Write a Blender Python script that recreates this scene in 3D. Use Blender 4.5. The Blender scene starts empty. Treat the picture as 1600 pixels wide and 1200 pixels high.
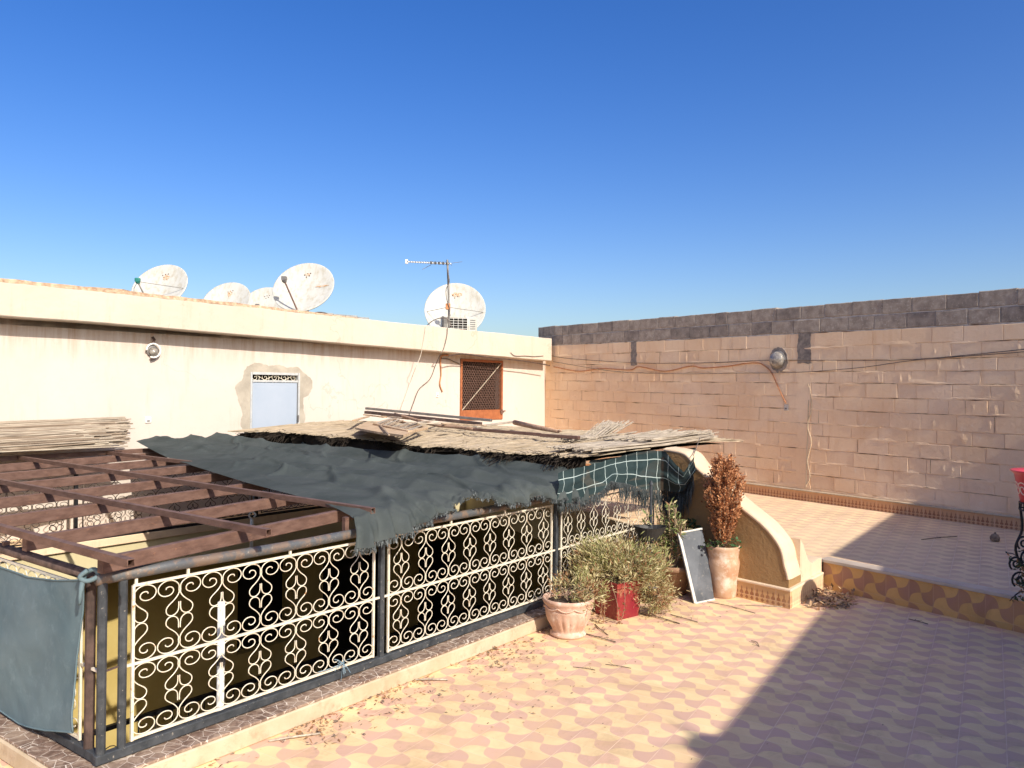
import bpy, math, random
from mathutils import Vector, Matrix, noise
R = random.Random(7)
rad = math.radians
sc = bpy.context.scene
col = sc.collection
V = Vector
# ------------------------------------------------------------------ camera
CAM = V((0, 0, 1.9)); F = 1200.0
_p, _r = .005, .010
fw = V((0, math.cos(_p), math.sin(_p))); up0 = V((0, -math.sin(_p), math.cos(_p))); rt0 = V((1, 0, 0))
rt = rt0*math.cos(_r) + up0*math.sin(_r); up = -rt0*math.sin(_r) + up0*math.cos(_r)
cd = bpy.data.cameras.new('camera'); cam = bpy.data.objects.new('camera', cd); col.objects.link(cam)
m3 = Matrix((rt, up, -fw)).transposed()
cam.matrix_world = Matrix.Translation(CAM) @ m3.to_4x4()
cd.sensor_width = 36; cd.lens = 27; cd.clip_end = 3000; cd.clip_start = .05
sc.camera = cam
def ray(px, py): return fw + rt*((px-800)/F) + up*((600-py)/F)
def at_z(px, py, z=0):
    d = ray(px, py); return CAM + d*((z-CAM.z)/d.z)
def at_y(px, py, Y):
    d = ray(px, py); return CAM + d*(Y/d.y)
def at_pl(px, py, o, n):
    d = ray(px, py); return CAM + d*((o-CAM).dot(n)/d.dot(n))
# ------------------------------------------------------------------ mesh builder
class MB:
    def __init__(s): s.v = []; s.f = []; s.m = []; s.uv = None
    def face(s, pts, mi=0):
        b = len(s.v); s.v += [V(p) for p in pts]; s.f.append(tuple(range(b, b+len(pts)))); s.m.append(mi)
    def pbox(s, o, a, b, c, mi=0, ch=0):
        o = V(o); a = V(a); b = V(b); c = V(c)
        if a.cross(b).dot(c) < 0: a, b = b, a
        i = len(s.v)
        if ch <= 0:
            for k in (0, 1):
                for q in (o, o+a, o+a+b, o+b): s.v.append(q+c*k)
            for f in ((3, 2, 1, 0), (4, 5, 6, 7), (0, 1, 5, 4), (1, 2, 6, 5), (2, 3, 7, 6), (3, 0, 4, 7)):
                s.f.append(tuple(i+j for j in f)); s.m.append(mi)
        else:
            la, lb, lc = a.length, b.length, c.length
            ch = min(ch, la*.3, lb*.3, lc*.3)
            na, nb, nc = a/la, b/lb, c/lc
            idx = {}
            for ia in (0, 1):
                for ib in (0, 1):
                    for ic in (0, 1):
                        base = o+a*ia+b*ib+c*ic
                        sa, sb, scc = (1-2*ia)*ch, (1-2*ib)*ch, (1-2*ic)*ch
                        for ax, off in ((0, nb*sb+nc*scc), (1, na*sa+nc*scc), (2, na*sa+nb*sb)):
                            idx[(ia, ib, ic, ax)] = len(s.v); s.v.append(base+off)
            def F_(l):
                s.f.append(tuple(idx[q] for q in l)); s.m.append(mi)
            F_([(0,0,0,0),(0,0,1,0),(0,1,1,0),(0,1,0,0)]); F_([(1,0,0,0),(1,1,0,0),(1,1,1,0),(1,0,1,0)])
            F_([(0,0,0,1),(1,0,0,1),(1,0,1,1),(0,0,1,1)]); F_([(0,1,0,1),(0,1,1,1),(1,1,1,1),(1,1,0,1)])
            F_([(0,0,0,2),(0,1,0,2),(1,1,0,2),(1,0,0,2)]); F_([(0,0,1,2),(1,0,1,2),(1,1,1,2),(0,1,1,2)])
            for x in (0, 1):
                for y in (0, 1):
                    F_([(x,y,0,0),(x,y,1,0),(x,y,1,1),(x,y,0,1)][::1 if x != y else -1][::-1])
                    F_([(x,0,y,0),(x,1,y,0),(x,1,y,2),(x,0,y,2)][::1 if x != y else -1])
                    F_([(0,x,y,1),(1,x,y,1),(1,x,y,2),(0,x,y,2)][::1 if x == y else -1][::1])
            for x in (0, 1):
                for y in (0, 1):
                    for z in (0, 1):
                        F_([(x,y,z,0),(x,y,z,1),(x,y,z,2)][::-1 if (x+y+z) % 2 else 1])
        return s
    def bar(s, p, q, w, h, upv=(0, 0, 1), mi=0, ch=0):
        p = V(p); q = V(q); d = (q-p); u_ = V(upv); sd = d.cross(u_).normalized(); t = sd.cross(d).normalized()
        return s.pbox(p - sd*w/2 - t*h/2, d, sd*w, t*h, mi, ch)
    def tube(s, pts, r, n=8, mi=0, caps=True):
        pts = [V(p) for p in pts]; rings = []
        nrm = None
        for i, p in enumerate(pts):
            d = (pts[min(i+1, len(pts)-1)] - pts[max(i-1, 0)])
            if d.length < 1e-9: d = V((0, 0, 1))
            d.normalize()
            if nrm is None:
                nrm = d.orthogonal().normalized()
            nrm = (nrm - d*nrm.dot(d))
            if nrm.length < 1e-6: nrm = d.orthogonal()
            nrm.normalize(); bn = d.cross(nrm)
            rr = r[i] if isinstance(r, (list, tuple)) else r
            b = len(s.v)
            for k in range(n):
                a = 2*math.pi*k/n; s.v.append(p + nrm*math.cos(a)*rr + bn*math.sin(a)*rr)
            rings.append(b)
        for i in range(len(rings)-1):
            a, b = rings[i], rings[i+1]
            for k in range(n):
                k2 = (k+1) % n; s.f.append((a+k, a+k2, b+k2, b+k)); s.m.append(mi)
        if caps:
            s.f.append(tuple(rings[0]+k for k in range(n))[::-1]); s.m.append(mi)
            s.f.append(tuple(rings[-1]+k for k in range(n))); s.m.append(mi)
        return s
    def lathe(s, c, prof, n=32, mi=0, fn=None, M=None):
        rings = []
        for (r, z) in prof:
            b = len(s.v)
            for k in range(n):
                a = 2*math.pi*k/n; rr = r*(fn(a, z) if fn else 1)
                p = V((rr*math.cos(a), rr*math.sin(a), z))
                if M: p = M @ p
                s.v.append(V(c)+p)
            rings.append(b)
        for i in range(len(rings)-1):
            a, b = rings[i], rings[i+1]
            for k in range(n):
                k2 = (k+1) % n; s.f.append((a+k, a+k2, b+k2, b+k)); s.m.append(mi)
        if prof[0][0] > 1e-4: s.f.append(tuple(rings[0]+k for k in range(n))[::-1]); s.m.append(mi)
        if prof[-1][0] > 1e-4: s.f.append(tuple(rings[-1]+k for k in range(n))); s.m.append(mi)
        return s
    def grid(s, fn, nu, nv, mi=0, uv=False):
        b = len(s.v); us = []
        for j in range(nv+1):
            for i in range(nu+1):
                s.v.append(V(fn(i/nu, j/nv))); us.append((i/nu, j/nv))
        if uv:
            s.uv = us
        for j in range(nv):
            for i in range(nu):
                a = b+j*(nu+1)+i; s.f.append((a, a+1, a+nu+2, a+nu+1)); s.m.append(mi)
        return s
    def prism(s, poly, ext, mi=0):
        n = len(poly); b = len(s.v); ext = V(ext)
        poly = [V(p) for p in poly]
        s.v += poly + [p+ext for p in poly]
        s.f.append(tuple(b+i for i in range(n))[::-1]); s.m.append(mi)
        s.f.append(tuple(b+n+i for i in range(n))); s.m.append(mi)
        for i in range(n):
            j = (i+1) % n; s.f.append((b+i, b+j, b+n+j, b+n+i)); s.m.append(mi)
        return s
    def build(s, name, mat, parent=None, smooth=False, fixn=False):
        me = bpy.data.meshes.new(name); me.from_pydata([tuple(v) for v in s.v], [], s.f)
        for m_ in (mat if isinstance(mat, (list, tuple)) else [mat]): me.materials.append(m_)
        me.polygons.foreach_set('material_index', s.m)
        if smooth: me.polygons.foreach_set('use_smooth', [True]*len(me.polygons))
        if s.uv:
            ul = me.uv_layers.new(name='UVMap')
            for lp in me.loops: ul.data[lp.index].uv = s.uv[lp.vertex_index]
        me.validate()
        if fixn:
            import bmesh
            bm = bmesh.new(); bm.from_mesh(me); bmesh.ops.recalc_face_normals(bm, faces=bm.faces); bm.to_mesh(me); bm.free()
        me.update()
        o = bpy.data.objects.new(name, me); col.objects.link(o)
        if parent is not None:
            o.parent = parent
            o.matrix_parent_inverse = Matrix.Translation(parent.location).inverted()
        return o
def thing(name, label, cat, loc=(0, 0, 0), group=None):
    o = bpy.data.objects.new(name, None); col.objects.link(o); o.location = loc
    o.empty_display_size = .1
    o['label'] = label; o['category'] = cat
    if group: o['group'] = group
    return o
def tag(o, label, cat, group=None, kind=None):
    o['label'] = label; o['category'] = cat
    if group: o['group'] = group
    if kind: o['kind'] = kind
    return o
def struct(o, label=None):
    o['kind'] = 'structure'
    if label: o['label'] = label; o['category'] = o.name.split('_')[-1].split('.')[0]
    return o
def cr(pts, sub=5):
    pts = [V(p) for p in pts]; out = []
    P = [pts[0]*2-pts[1]] + pts + [pts[-1]*2-pts[-2]]
    for i in range(1, len(P)-2):
        a, b, c, d = P[i-1], P[i], P[i+1], P[i+2]
        for k in range(sub):
            t = k/sub
            out.append(.5*((2*b)+(c-a)*t+(2*a-5*b+4*c-d)*t*t+(3*b-a-3*c+d)*t**3))
    out.append(pts[-1]); return out
def fb(x, y, z=0, oc=3):
    return noise.fractal(V((x, y, z)), 1.0, 2.0, oc)
# ------------------------------------------------------------------ materials
class NT:
    def __init__(s, name):
        s.m = bpy.data.materials.new(name); s.m.use_nodes = True; s.t = s.m.node_tree; s.t.nodes.clear()
        s.out = s.n('ShaderNodeOutputMaterial'); s.b = s.n('ShaderNodeBsdfPrincipled'); s.l(s.b.outputs[0], s.out.inputs[0])
        s.pos = s.n('ShaderNodeNewGeometry').outputs['Position']
    def n(s, t, **k):
        x = s.t.nodes.new(t)
        for a, b in k.items(): setattr(x, a, b)
        return x
    def l(s, a, b): s.t.links.new(a, b)
    def inp(s, sock, v):
        if hasattr(v, 'is_linked') or isinstance(v, bpy.types.NodeSocket): s.l(v, sock)
        else: sock.default_value = v
    def math(s, op, a, b=0.0, c=None, clamp=False):
        x = s.n('ShaderNodeMath', operation=op, use_clamp=clamp); s.inp(x.inputs[0], a); s.inp(x.inputs[1], b)
        if c is not None: s.inp(x.inputs[2], c)
        return x.outputs[0]
    def dot(s, v, w):
        x = s.n('ShaderNodeVectorMath', operation='DOT_PRODUCT'); s.inp(x.inputs[0], v); x.inputs[1].default_value = w; return x.outputs['Value']
    def sub(s, v, w):
        x = s.n('ShaderNodeVectorMath', operation='SUBTRACT'); s.inp(x.inputs[0], v); x.inputs[1].default_value = w; return x.outputs[0]
    def mapv(s, v, scale=(1, 1, 1), rot=(0, 0, 0)):
        x = s.n('ShaderNodeMapping'); s.inp(x.inputs[0], v); x.inputs['Scale'].default_value = scale; x.inputs['Rotation'].default_value = rot; return x.outputs[0]
    def noise(s, v, scale, det=4, rough=.55, dist=0):
        x = s.n('ShaderNodeTexNoise'); s.inp(x.inputs['Vector'], v); x.inputs['Scale'].default_value = scale
        x.inputs['Detail'].default_value = det; x.inputs['Roughness'].default_value = rough; x.inputs['Distortion'].default_value = dist
        return x.outputs['Fac']
    def ramp(s, f, stops):
        x = s.n('ShaderNodeValToRGB'); s.inp(x.inputs[0], f); e = x.color_ramp.elements
        while len(e) < len(stops): e.new(.5)
        for i, (p, c) in enumerate(stops):
            e[i].position = p; e[i].color = (*c, 1) if len(c) == 3 else c
        return x.outputs[0]
    def mix(s, f, a, b, mode='MIX'):
        x = s.n('ShaderNodeMix', data_type='RGBA', blend_type=mode); s.inp(x.inputs[0], f)
        for k, v in ((6, a), (7, b)):
            if isinstance(v, (tuple, list)): x.inputs[k].default_value = (*v, 1) if len(v) == 3 else v
            else: s.l(v, x.inputs[k])
        return x.outputs[2]
    def fin(s, colr, rough=.8, bump=None, bs=.3, bd=.01, metal=0, spec=.3):
        if isinstance(colr, (tuple, list)): s.b.inputs['Base Color'].default_value = (*colr, 1)
        else: s.l(colr, s.b.inputs['Base Color'])
        s.inp(s.b.inputs['Roughness'], rough); s.b.inputs['Metallic'].default_value = metal
        s.b.inputs['Specular IOR Level'].default_value = spec
        if bump is not None:
            x = s.n('ShaderNodeBump'); x.inputs['Strength'].default_value = bs; x.inputs['Distance'].default_value = bd
            s.l(bump, x.inputs['Height']); s.l(x.outputs[0], s.b.inputs['Normal'])
        return s.m
def G(*c): return tuple(c)
def simple(name, c1, c2, scale=8, rough=.8, bump=.4, bd=.004, bscale=60, stretch=(1, 1, 1), metal=0, spec=.3, stops=(.35, .65), extra=None):
    t = NT(name); v = t.mapv(t.pos, stretch)
    c = t.ramp(t.noise(v, scale, 5, .6), [(stops[0], c1), (stops[1], c2)])
    if extra: c = t.mix(t.ramp(t.noise(v, extra[1], 4, .7), [(extra[2], (0, 0, 0)), (extra[3], (1, 1, 1))]), c, extra[0])
    return t.fin(c, rough, t.noise(v, bscale, 5, .7), bump, bd, metal, spec)
# frame of the courtyard
A0 = at_z(157, 1193, .12)
azu = rad(38.9); U = V((math.sin(azu), math.cos(azu), 0)); W = V((-U.y, U.x, 0))
Z = V((0, 0, 1))
def ab(a, b, z=0.): return V((A0.x, A0.y, 0)) + U*a + W*b + Z*z
def a_of_px(px, b=0, z=.5):
    o = ab(0, b, 0); p = at_pl(px, 800, o, W); return (p-o).dot(U)
def at_b(px, py, b): return at_pl(px, py, ab(0, b, 0), W)
# tile grid
tz = rad(32.0); TY = V((math.sin(tz), math.cos(tz), 0)); TX = V((TY.y, -TY.x, 0)); TS = .209
T0 = at_z(915, 1137, 0)
def axe(name, o, ex, ey, s, yel, pink, grout, dirt, rough, vary=.17, gw=.018, bstr=.45, dust=None):
    t = NT(name); q = t.sub(t.pos, tuple(o))
    wob = t.math('MULTIPLY', t.math('SUBTRACT', t.noise(t.pos, 4, 2), .5), .02)
    sx_, sy_ = s if isinstance(s, tuple) else (s, s); x = t.dot(q, tuple(ex/sx_)); y = t.dot(q, tuple(ey/sy_))
    xw = t.math('ADD', x, wob); yw = t.math('ADD', y, wob)
    a = t.math('MULTIPLY', t.math('ADD', xw, yw), math.pi); b = t.math('MULTIPLY', t.math('SUBTRACT', xw, yw), math.pi)
    sa = t.math('SINE', a); sb = t.math('SINE', b); k = .66
    f1 = t.math('SUBTRACT', sa, t.math('MULTIPLY', sb, k)); f2 = t.math('ADD', sb, t.math('MULTIPLY', sa, k))
    f = t.math('MULTIPLY', f1, f2)
    sel = t.math('ADD', t.math('MULTIPLY', f, 14), .5, clamp=True)
    cell = t.n('ShaderNodeTexWhiteNoise'); cv = t.n('ShaderNodeCombineXYZ')
    t.l(t.math('FLOOR', x), cv.inputs[0]); t.l(t.math('FLOOR', y), cv.inputs[1]); t.l(cv.outputs[0], cell.inputs['Vector'])
    c = t.mix(sel, pink, yel)
    v = t.math('ADD', t.math('MULTIPLY', cell.outputs['Value'], vary), 1-vary/2)
    cc = t.n('ShaderNodeCombineXYZ')
    for i in range(3): t.l(v, cc.inputs[i])
    c = t.mix(1.0, c, cc.outputs[0], 'MULTIPLY')
    n1 = t.noise(t.pos, 3.2, 6, .65, .5); c = t.mix(t.ramp(n1, [(.42, (0, 0, 0)), (.72, (.75, .75, .75))]), c, dirt)
    n2 = t.noise(t.pos, 38, 4, .7); c = t.mix(t.ramp(n2, [(.6, (0, 0, 0)), (.78, (.35, .35, .35))]), c, tuple(z*.62 for z in dirt))
    n3 = t.noise(t.pos, 1.4, 7, .75, 1.2); c = t.mix(t.ramp(n3, [(.52, (0,)*3), (.62, (.30,)*3), (.70, (.12,)*3)]), c, tuple(z*.55 for z in dirt))
    if dust: c = t.mix(t.ramp(t.noise(t.pos, .9, 5, .6), [(.4, (.1, .1, .1)), (.65, (.6, .6, .6))]), c, dust)
    def gl(w): 
        fr = t.math('ABSOLUTE', t.math('SUBTRACT', t.math('FRACT', w), .5)); return t.math('GREATER_THAN', fr, .5-gw/2)
    g = t.math('MAXIMUM', gl(x), gl(y))
    c = t.mix(t.math('MULTIPLY', g, t.ramp(t.noise(t.pos, 6, 3), [(.35, (.25,)*3), (.6, (.95,)*3)])), c, grout)
    h = t.math('SUBTRACT', t.math('MULTIPLY', n2, .3), g)
    return t.fin(c, t.math('ADD', t.math('MULTIPLY', n1, .3), rough), h, bstr, .003, 0, .18)
YEL, PNK = (.84, .62, .335), (.67, .425, .31)
M_floor = axe('terrace_tiles', T0, TX, TY, (.222, .198), YEL, PNK, (.82, .62, .42), (.70, .46, .26), .55, dust=None)
M_floor2 = axe('upper_terrace_tiles', T0+V((.1, .05, 0)), TX, TY, (.222, .205), (.84, .62, .36), (.64, .42, .285), (.82, .66, .48), (.74, .52, .34), .6, dust=(.78, .58, .36))
def skirtmat(name, o, ex, z0, h, c1, c2):
    t = NT(name); q = t.sub(t.pos, tuple(o)); x = t.dot(q, tuple(V(ex)/.052)); y = t.math('DIVIDE', t.math('SUBTRACT', t.dot(t.pos, (0, 0, 1)), z0), h)
    fx = t.math('ABSOLUTE', t.math('SUBTRACT', t.math('FRACT', x), .5))
    w = t.ramp(y, [(0, (.0,)*3), (.12, (.34,)*3), (.24, (.05,)*3), (.27, (.0,)*3), (.30, (.36,)*3), (.42, (.34,)*3), (.52, (.1,)*3), (.60, (.17,)*3), (.74, (.03,)*3), (.80, (0,)*3)])
    s = t.math('LESS_THAN', fx, w)
    ln = t.math('LESS_THAN', t.math('ABSOLUTE', t.math('SUBTRACT', y, .27)), .012)
    c = t.mix(s, c1, c2); c = t.mix(ln, c, (.75, .5, .3))
    tx = t.math('LESS_THAN', t.math('ABSOLUTE', t.math('SUBTRACT', t.math('FRACT', t.math('DIVIDE', x, 4.0)), .5)), .01)
    c = t.mix(tx, c, (.7, .5, .35))
    c = t.mix(t.ramp(t.noise(t.pos, 7, 5, .7), [(.45, (0,)*3), (.75, (.6,)*3)]), c, (.62, .40, .22))
    return t.fin(c, .5, t.noise(t.pos, 50), .1, .003)
# walls
def paintwall(name, base, alt, stain, streak=.0, rough=.9, bsc=(14, 90), bst=.35, white=None, cracks=None, topdirt=False):
    t = NT(name)
    c = t.ramp(t.noise(t.pos, 1.1, 6, .62, .4), [(.32, base), (.68, alt)])
    st = t.mapv(t.pos, (3.2, 3.2, .45))
    c = t.mix(t.ramp(t.noise(st, 2.2, 6, .7), [(.55, (0,)*3), (.8, (.55,)*3)]), c, stain)
    c = t.mix(t.ramp(t.noise(t.pos, 30, 4, .8), [(.62, (0,)*3), (.75, (.4,)*3)]), c, tuple(k*.75 for k in stain))
    if white: c = t.mix(t.ramp(t.noise(t.pos, 2.3, 7, .8, 1.0), [(.60, (0,)*3), (.72, (.8,)*3)]), c, white)
    if cracks:
        vo = t.n('ShaderNodeTexVoronoi', feature='DISTANCE_TO_EDGE'); vo.inputs['Scale'].default_value = .55
        dn = t.n('ShaderNodeTexNoise'); dn.inputs['Scale'].default_value = 2.2; dn.inputs['Detail'].default_value = 6; t.l(t.pos, dn.inputs['Vector'])
        av = t.n('ShaderNodeVectorMath', operation='MULTIPLY_ADD'); t.l(dn.outputs['Color'], av.inputs[0]); av.inputs[1].default_value = (.9, .9, .9); t.l(t.pos, av.inputs[2]); t.l(av.outputs[0], vo.inputs['Vector'])
        ln = t.math('LESS_THAN', vo.outputs[0], t.math('MULTIPLY', t.math('SUBTRACT', t.noise(t.pos, 1.3, 3), .42, clamp=True), .035))
        c = t.mix(t.math('MULTIPLY', ln, .3), c, cracks)
    if topdirt:
        z_ = t.dot(t.pos, (0, 0, 1)); mk = t.math('MULTIPLY', t.math('SUBTRACT', z_, 2.15), 2.4, clamp=True)
        sk_ = t.ramp(t.noise(t.mapv(t.pos, (6, 6, .5)), 1.6, 6, .75), [(.42, (0,)*3), (.66, (.85,)*3)])
        c = t.mix(t.math('MULTIPLY', sk_, mk), c, (.42, .27, .17))
    b = t.math('ADD', t.noise(t.pos, bsc[0], 5, .6), t.math('MULTIPLY', t.noise(t.pos, bsc[1], 4, .7), .35))
    return t.fin(c, rough, b, bst, .012, 0, .15)
M_white = paintwall('cream_paint', (.555, .475, .41), (.59, .52, .455), (.46, .365, .28), bst=.35, cracks=(.36, .28, .20), topdirt=True)
M_fascia = paintwall('fascia_paint', (.535, .445, .35), (.57, .495, .405), (.45, .33, .21), bst=.5, cracks=(.36, .25, .15))
M_rawedge = simple('raw_edge', (.30, .19, .12), (.58, .42, .28), 18, .95, .8, .01, 40)
M_orange = paintwall('ochre_paint', (.78, .535, .33), (.86, .66, .455), (.66, .41, .22), bst=.8, white=(.80, .66, .50))
M_orange2 = paintwall('ochre_paint_worn', (.75, .525, .335), (.84, .64, .45), (.62, .39, .22), bst=1.0, white=(.84, .72, .58))
M_mortar = simple('ochre_mortar', (.30, .17, .09), (.55, .34, .19), 12, .95, .8, .01, 50)
M_gblock = simple('grey_block', (.27, .22, .18), (.44, .37, .30), 9, .95, 1.0, .012, 110, extra=((.55, .49, .42), 34, .56, .72))
M_gblock2 = simple('grey_block_dark', (.20, .165, .14), (.35, .295, .245), 9, .95, 1.0, .012, 110, extra=((.48, .43, .37), 40, .58, .74))
M_gmort = simple('grey_mortar', (.38, .34, .30), (.62, .56, .50), 14, .95, .8, .008, 60)
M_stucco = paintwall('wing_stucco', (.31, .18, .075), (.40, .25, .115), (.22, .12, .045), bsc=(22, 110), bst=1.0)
M_wtop = paintwall('wing_top', (.68, .50, .33), (.76, .60, .42), (.54, .34, .20), bst=.5)  # paler than the stucco: worn paint plus sunlight put into the colour
M_cement = simple('cement_patch', (.32, .285, .23), (.44, .39, .315), 5, .95, .5, .006, 40)
M_dcement = simple('dark_cement', (.17, .145, .125), (.32, .27, .23), 16, .95, .9, .008, 70)
M_coping = simple('marble_coping', (.44, .37, .30), (.60, .52, .43), 3, .35, .15, .002, 30, spec=.5)
M_olive = simple('ochre_inner_wall', (.42, .31, .10), (.48, .37, .14), 2, .85, .2, .005, 30)
M_slab = simple('inner_slab_paint', (.50, .43, .25), (.56, .49, .30), 2, .85, .2, .005, 30)
M_dark = simple('painted_darkness', (.012, .01, .008), (.02, .016, .012), 3, .9, 0)  # near-black for unlit depth, darkness put into the colour
M_conc = simple('concrete_roof', (.3, .27, .23), (.42, .38, .33), 3, .95, .5, .01, 30)
M_curb = simple('cream_curb', (.47, .365, .24), (.58, .47, .33), 5, .85, .4, .006, 40, extra=((.40, .29, .19), 12, .52, .75))
def marblemat():
    t = NT('dark_marble'); n = t.noise(t.pos, 14, 6, .7, 1.5)
    c = t.ramp(n, [(.30, (.10, .062, .045)), (.50, (.20, .13, .095)), (.60, (.34, .25, .19)), (.68, (.14, .09, .07))])
    vor = t.n('ShaderNodeTexVoronoi', feature='DISTANCE_TO_EDGE'); t.l(t.mapv(t.pos, (1, 1, 1)), vor.inputs['Vector']); vor.inputs['Scale'].default_value = 16
    c = t.mix(t.math('LESS_THAN', vor.outputs[0], t.math('MULTIPLY', t.noise(t.pos, 5), .035)), c, (.75, .66, .56))
    o = ab(0, 0); x = t.dot(t.sub(t.pos, tuple(o)), tuple(U/.42)); g = t.math('GREATER_THAN', t.math('ABSOLUTE', t.math('SUBTRACT', t.math('FRACT', x), .5)), .493)
    c = t.mix(g, c, (.6, .5, .4))
    c = t.mix(t.ramp(t.noise(t.pos, 5, 5, .7), [(.45, (0,)*3), (.8, (.8,)*3)]), c, (.48, .36, .26))
    return t.fin(c, .55, t.noise(t.pos, 40), .3, .003)
M_marble = marblemat()
# metals
M_rust = simple('rusty_steel', (.115, .064, .048), (.19, .112, .085), 10, .62, .4, .002, 120, stretch=(1, 1, 3), metal=.15, extra=((.30, .15, .09), 30, .6, .75))
M_pipe = simple('flaking_pipe', (.11, .115, .12), (.20, .145, .11), 12, .6, .5, .002, 90, metal=.3, stops=(.45, .56), extra=((.33, .28, .23), 60, .6, .7))
M_post = simple('blue_grey_post', (.04, .046, .052), (.085, .092, .10), 14, .55, .35, .002, 90, metal=.3, extra=((.36, .33, .28), 46, .64, .70))
M_brownpost = simple('brown_post', (.05, .035, .03), (.13, .085, .07), 12, .6, .4, .002, 90, metal=.2)
M_iron = simple('white_ironwork', (.66, .58, .44), (.76, .70, .57), 20, .5, .3, .001, 200, spec=.4, extra=((.42, .22, .09), 24, .62, .70))
M_black = simple('black_iron', (.012, .012, .014), (.03, .03, .032), 20, .45, .2, .001, 100, metal=.3)
M_orangem = simple('red_oxide_frame', (.26, .085, .035), (.36, .125, .05), 14, .6, .3, .002, 80, extra=((.16, .07, .04), 30, .62, .72))
M_meshm = simple('rusted_mesh', (.09, .05, .035), (.20, .11, .08), 30, .7, .2, .001, 100)
M_dishm = simple('dish_enamel', (.46, .455, .41), (.515, .51, .465), 4, .45, .15, .002, 30, stretch=(2, 2, .5), spec=.4, extra=((.36, .31, .21), 7, .48, .8))
M_rustst = simple('rust_stain', (.44, .22, .09), (.56, .48, .38), 22, .7, .1, .001, 60)
M_grey = simple('grey_metal', (.16, .15, .14), (.27, .25, .23), 12, .5, .2, .001, 60, metal=.5)
M_door = simple('pale_blue_door', (.33, .385, .46), (.36, .41, .48), 3, .5, .15, .003, 12, extra=((.32, .37, .45), 30, .66, .75))
M_plastic = simple('white_plastic', (.78, .76, .70), (.84, .82, .76), 10, .4, 0)
M_cable = simple('dark_cable', (.10, .08, .07), (.20, .16, .13), 20, .7, 0)
M_lcable = simple('pale_cable', (.5, .44, .36), (.62, .55, .45), 20, .7, 0)
M_copper = simple('orange_conduit', (.42, .17, .07), (.60, .27, .12), 16, .6, .2, .001, 60)
M_green = simple('green_plastic', (.02, .16, .13), (.04, .22, .18), 10, .5, 0)
M_glass = simple('lamp_glass', (.16, .14, .12), (.34, .31, .27), 26, .08, .1, .003, 30, spec=.8)
# wood & reed
def woodm(n, a, b, ax=U, sc_=1): 
    t = NT(n); v = t.mapv(t.pos, (1, 1, 1), (0, 0, -(math.pi/2-azu))); v = t.mapv(v, (3*sc_, 40*sc_, 40*sc_))
    c = t.ramp(t.noise(v, 1.4, 5, .6), [(.3, a), (.7, b)]); return t.fin(c, .85, t.noise(v, 3, 4), .5, .003)
M_reed = woodm('weathered_reed', (.26, .20, .13), (.56, .46, .33))
M_cane = woodm('grey_cane', (.20, .16, .12), (.56, .48, .37))
M_cane2 = woodm('dark_cane', (.14, .10, .07), (.36, .28, .20))
M_reedd = simple('reed_shadow_side', (.016, .012, .009), (.035, .026, .018), 20, .95, .3)  # near-black reed colour with the shade under the thatch painted in
M_ply = simple('weathered_plywood', (.42, .28, .16), (.60, .44, .28), 9, .85, .4, .003, 40, stretch=(1, 3, 1))
M_wood = simple('old_wood', (.22, .15, .10), (.46, .34, .23), 18, .85, .5, .003, 50)
M_bark = simple('bark_pole', (.30, .18, .11), (.50, .33, .22), 26, .85, .8, .006, 60)
# cloth
def clothm(name, c1, c2, trans=.0, lines=None, alpha=0, weave=900, rough=.8, sheen=.0):
    t = NT(name); 
    c = t.ramp(t.noise(t.pos, 2.2, 6, .65, .6), [(.3, c1), (.7, c2)])
    c = t.mix(t.ramp(t.noise(t.mapv(t.pos, (1, 1, 1)), 14, 4, .7), [(.55, (0,)*3), (.8, (.35,)*3)]), c, tuple(k*1.5 for k in c2))
    if lines:
        uv = t.n('ShaderNodeTexCoord').outputs['UV']; sp = t.n('ShaderNodeSeparateXYZ'); t.l(uv, sp.inputs[0])
        g = None
        for k, (ch, cnt, wd) in enumerate(lines):
            fr = t.math('ABSOLUTE', t.math('SUBTRACT', t.math('FRACT', t.math('MULTIPLY', sp.outputs[ch], cnt)), .5))
            q = t.math('LESS_THAN', fr, wd*cnt/2); g = q if g is None else t.math('MAXIMUM', g, q)
        c = t.mix(g, c, (.50, .60, .58))
    m = t.fin(c, rough, t.noise(t.pos, 160, 3, .6), .25, .002, 0, .06)
    if alpha or trans:
        tr = t.n('ShaderNodeBsdfTransparent'); tl = t.n('ShaderNodeBsdfTranslucent'); t.inp(tl.inputs[0], c)
        m1 = t.n('ShaderNodeMixShader'); m1.inputs[0].default_value = trans; t.l(t.b.outputs[0], m1.inputs[1]); t.l(tl.outputs[0], m1.inputs[2])
        m2 = t.n('ShaderNodeMixShader'); m2.inputs[0].default_value = alpha; t.l(m1.outputs[0], m2.inputs[1]); t.l(tr.outputs[0], m2.inputs[2])
        t.l(m2.outputs[0], t.out.inputs[0])
    return m
M_net = clothm('shade_net', (.064, .078, .076), (.112, .128, .124), .33, alpha=.0)
M_net2 = clothm('gridded_shade_net', (.024, .044, .047), (.045, .070, .073), .2, lines=[(0, 13, .0032), (1, 2.2, .022)], alpha=.06)
M_fringe = simple('net_fringe', (.018, .024, .026), (.10, .115, .115), 90, .5, 0, spec=.4)
M_cloth = clothm('blue_grey_cloth', (.115, .175, .20), (.18, .245, .265), .15)
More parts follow.
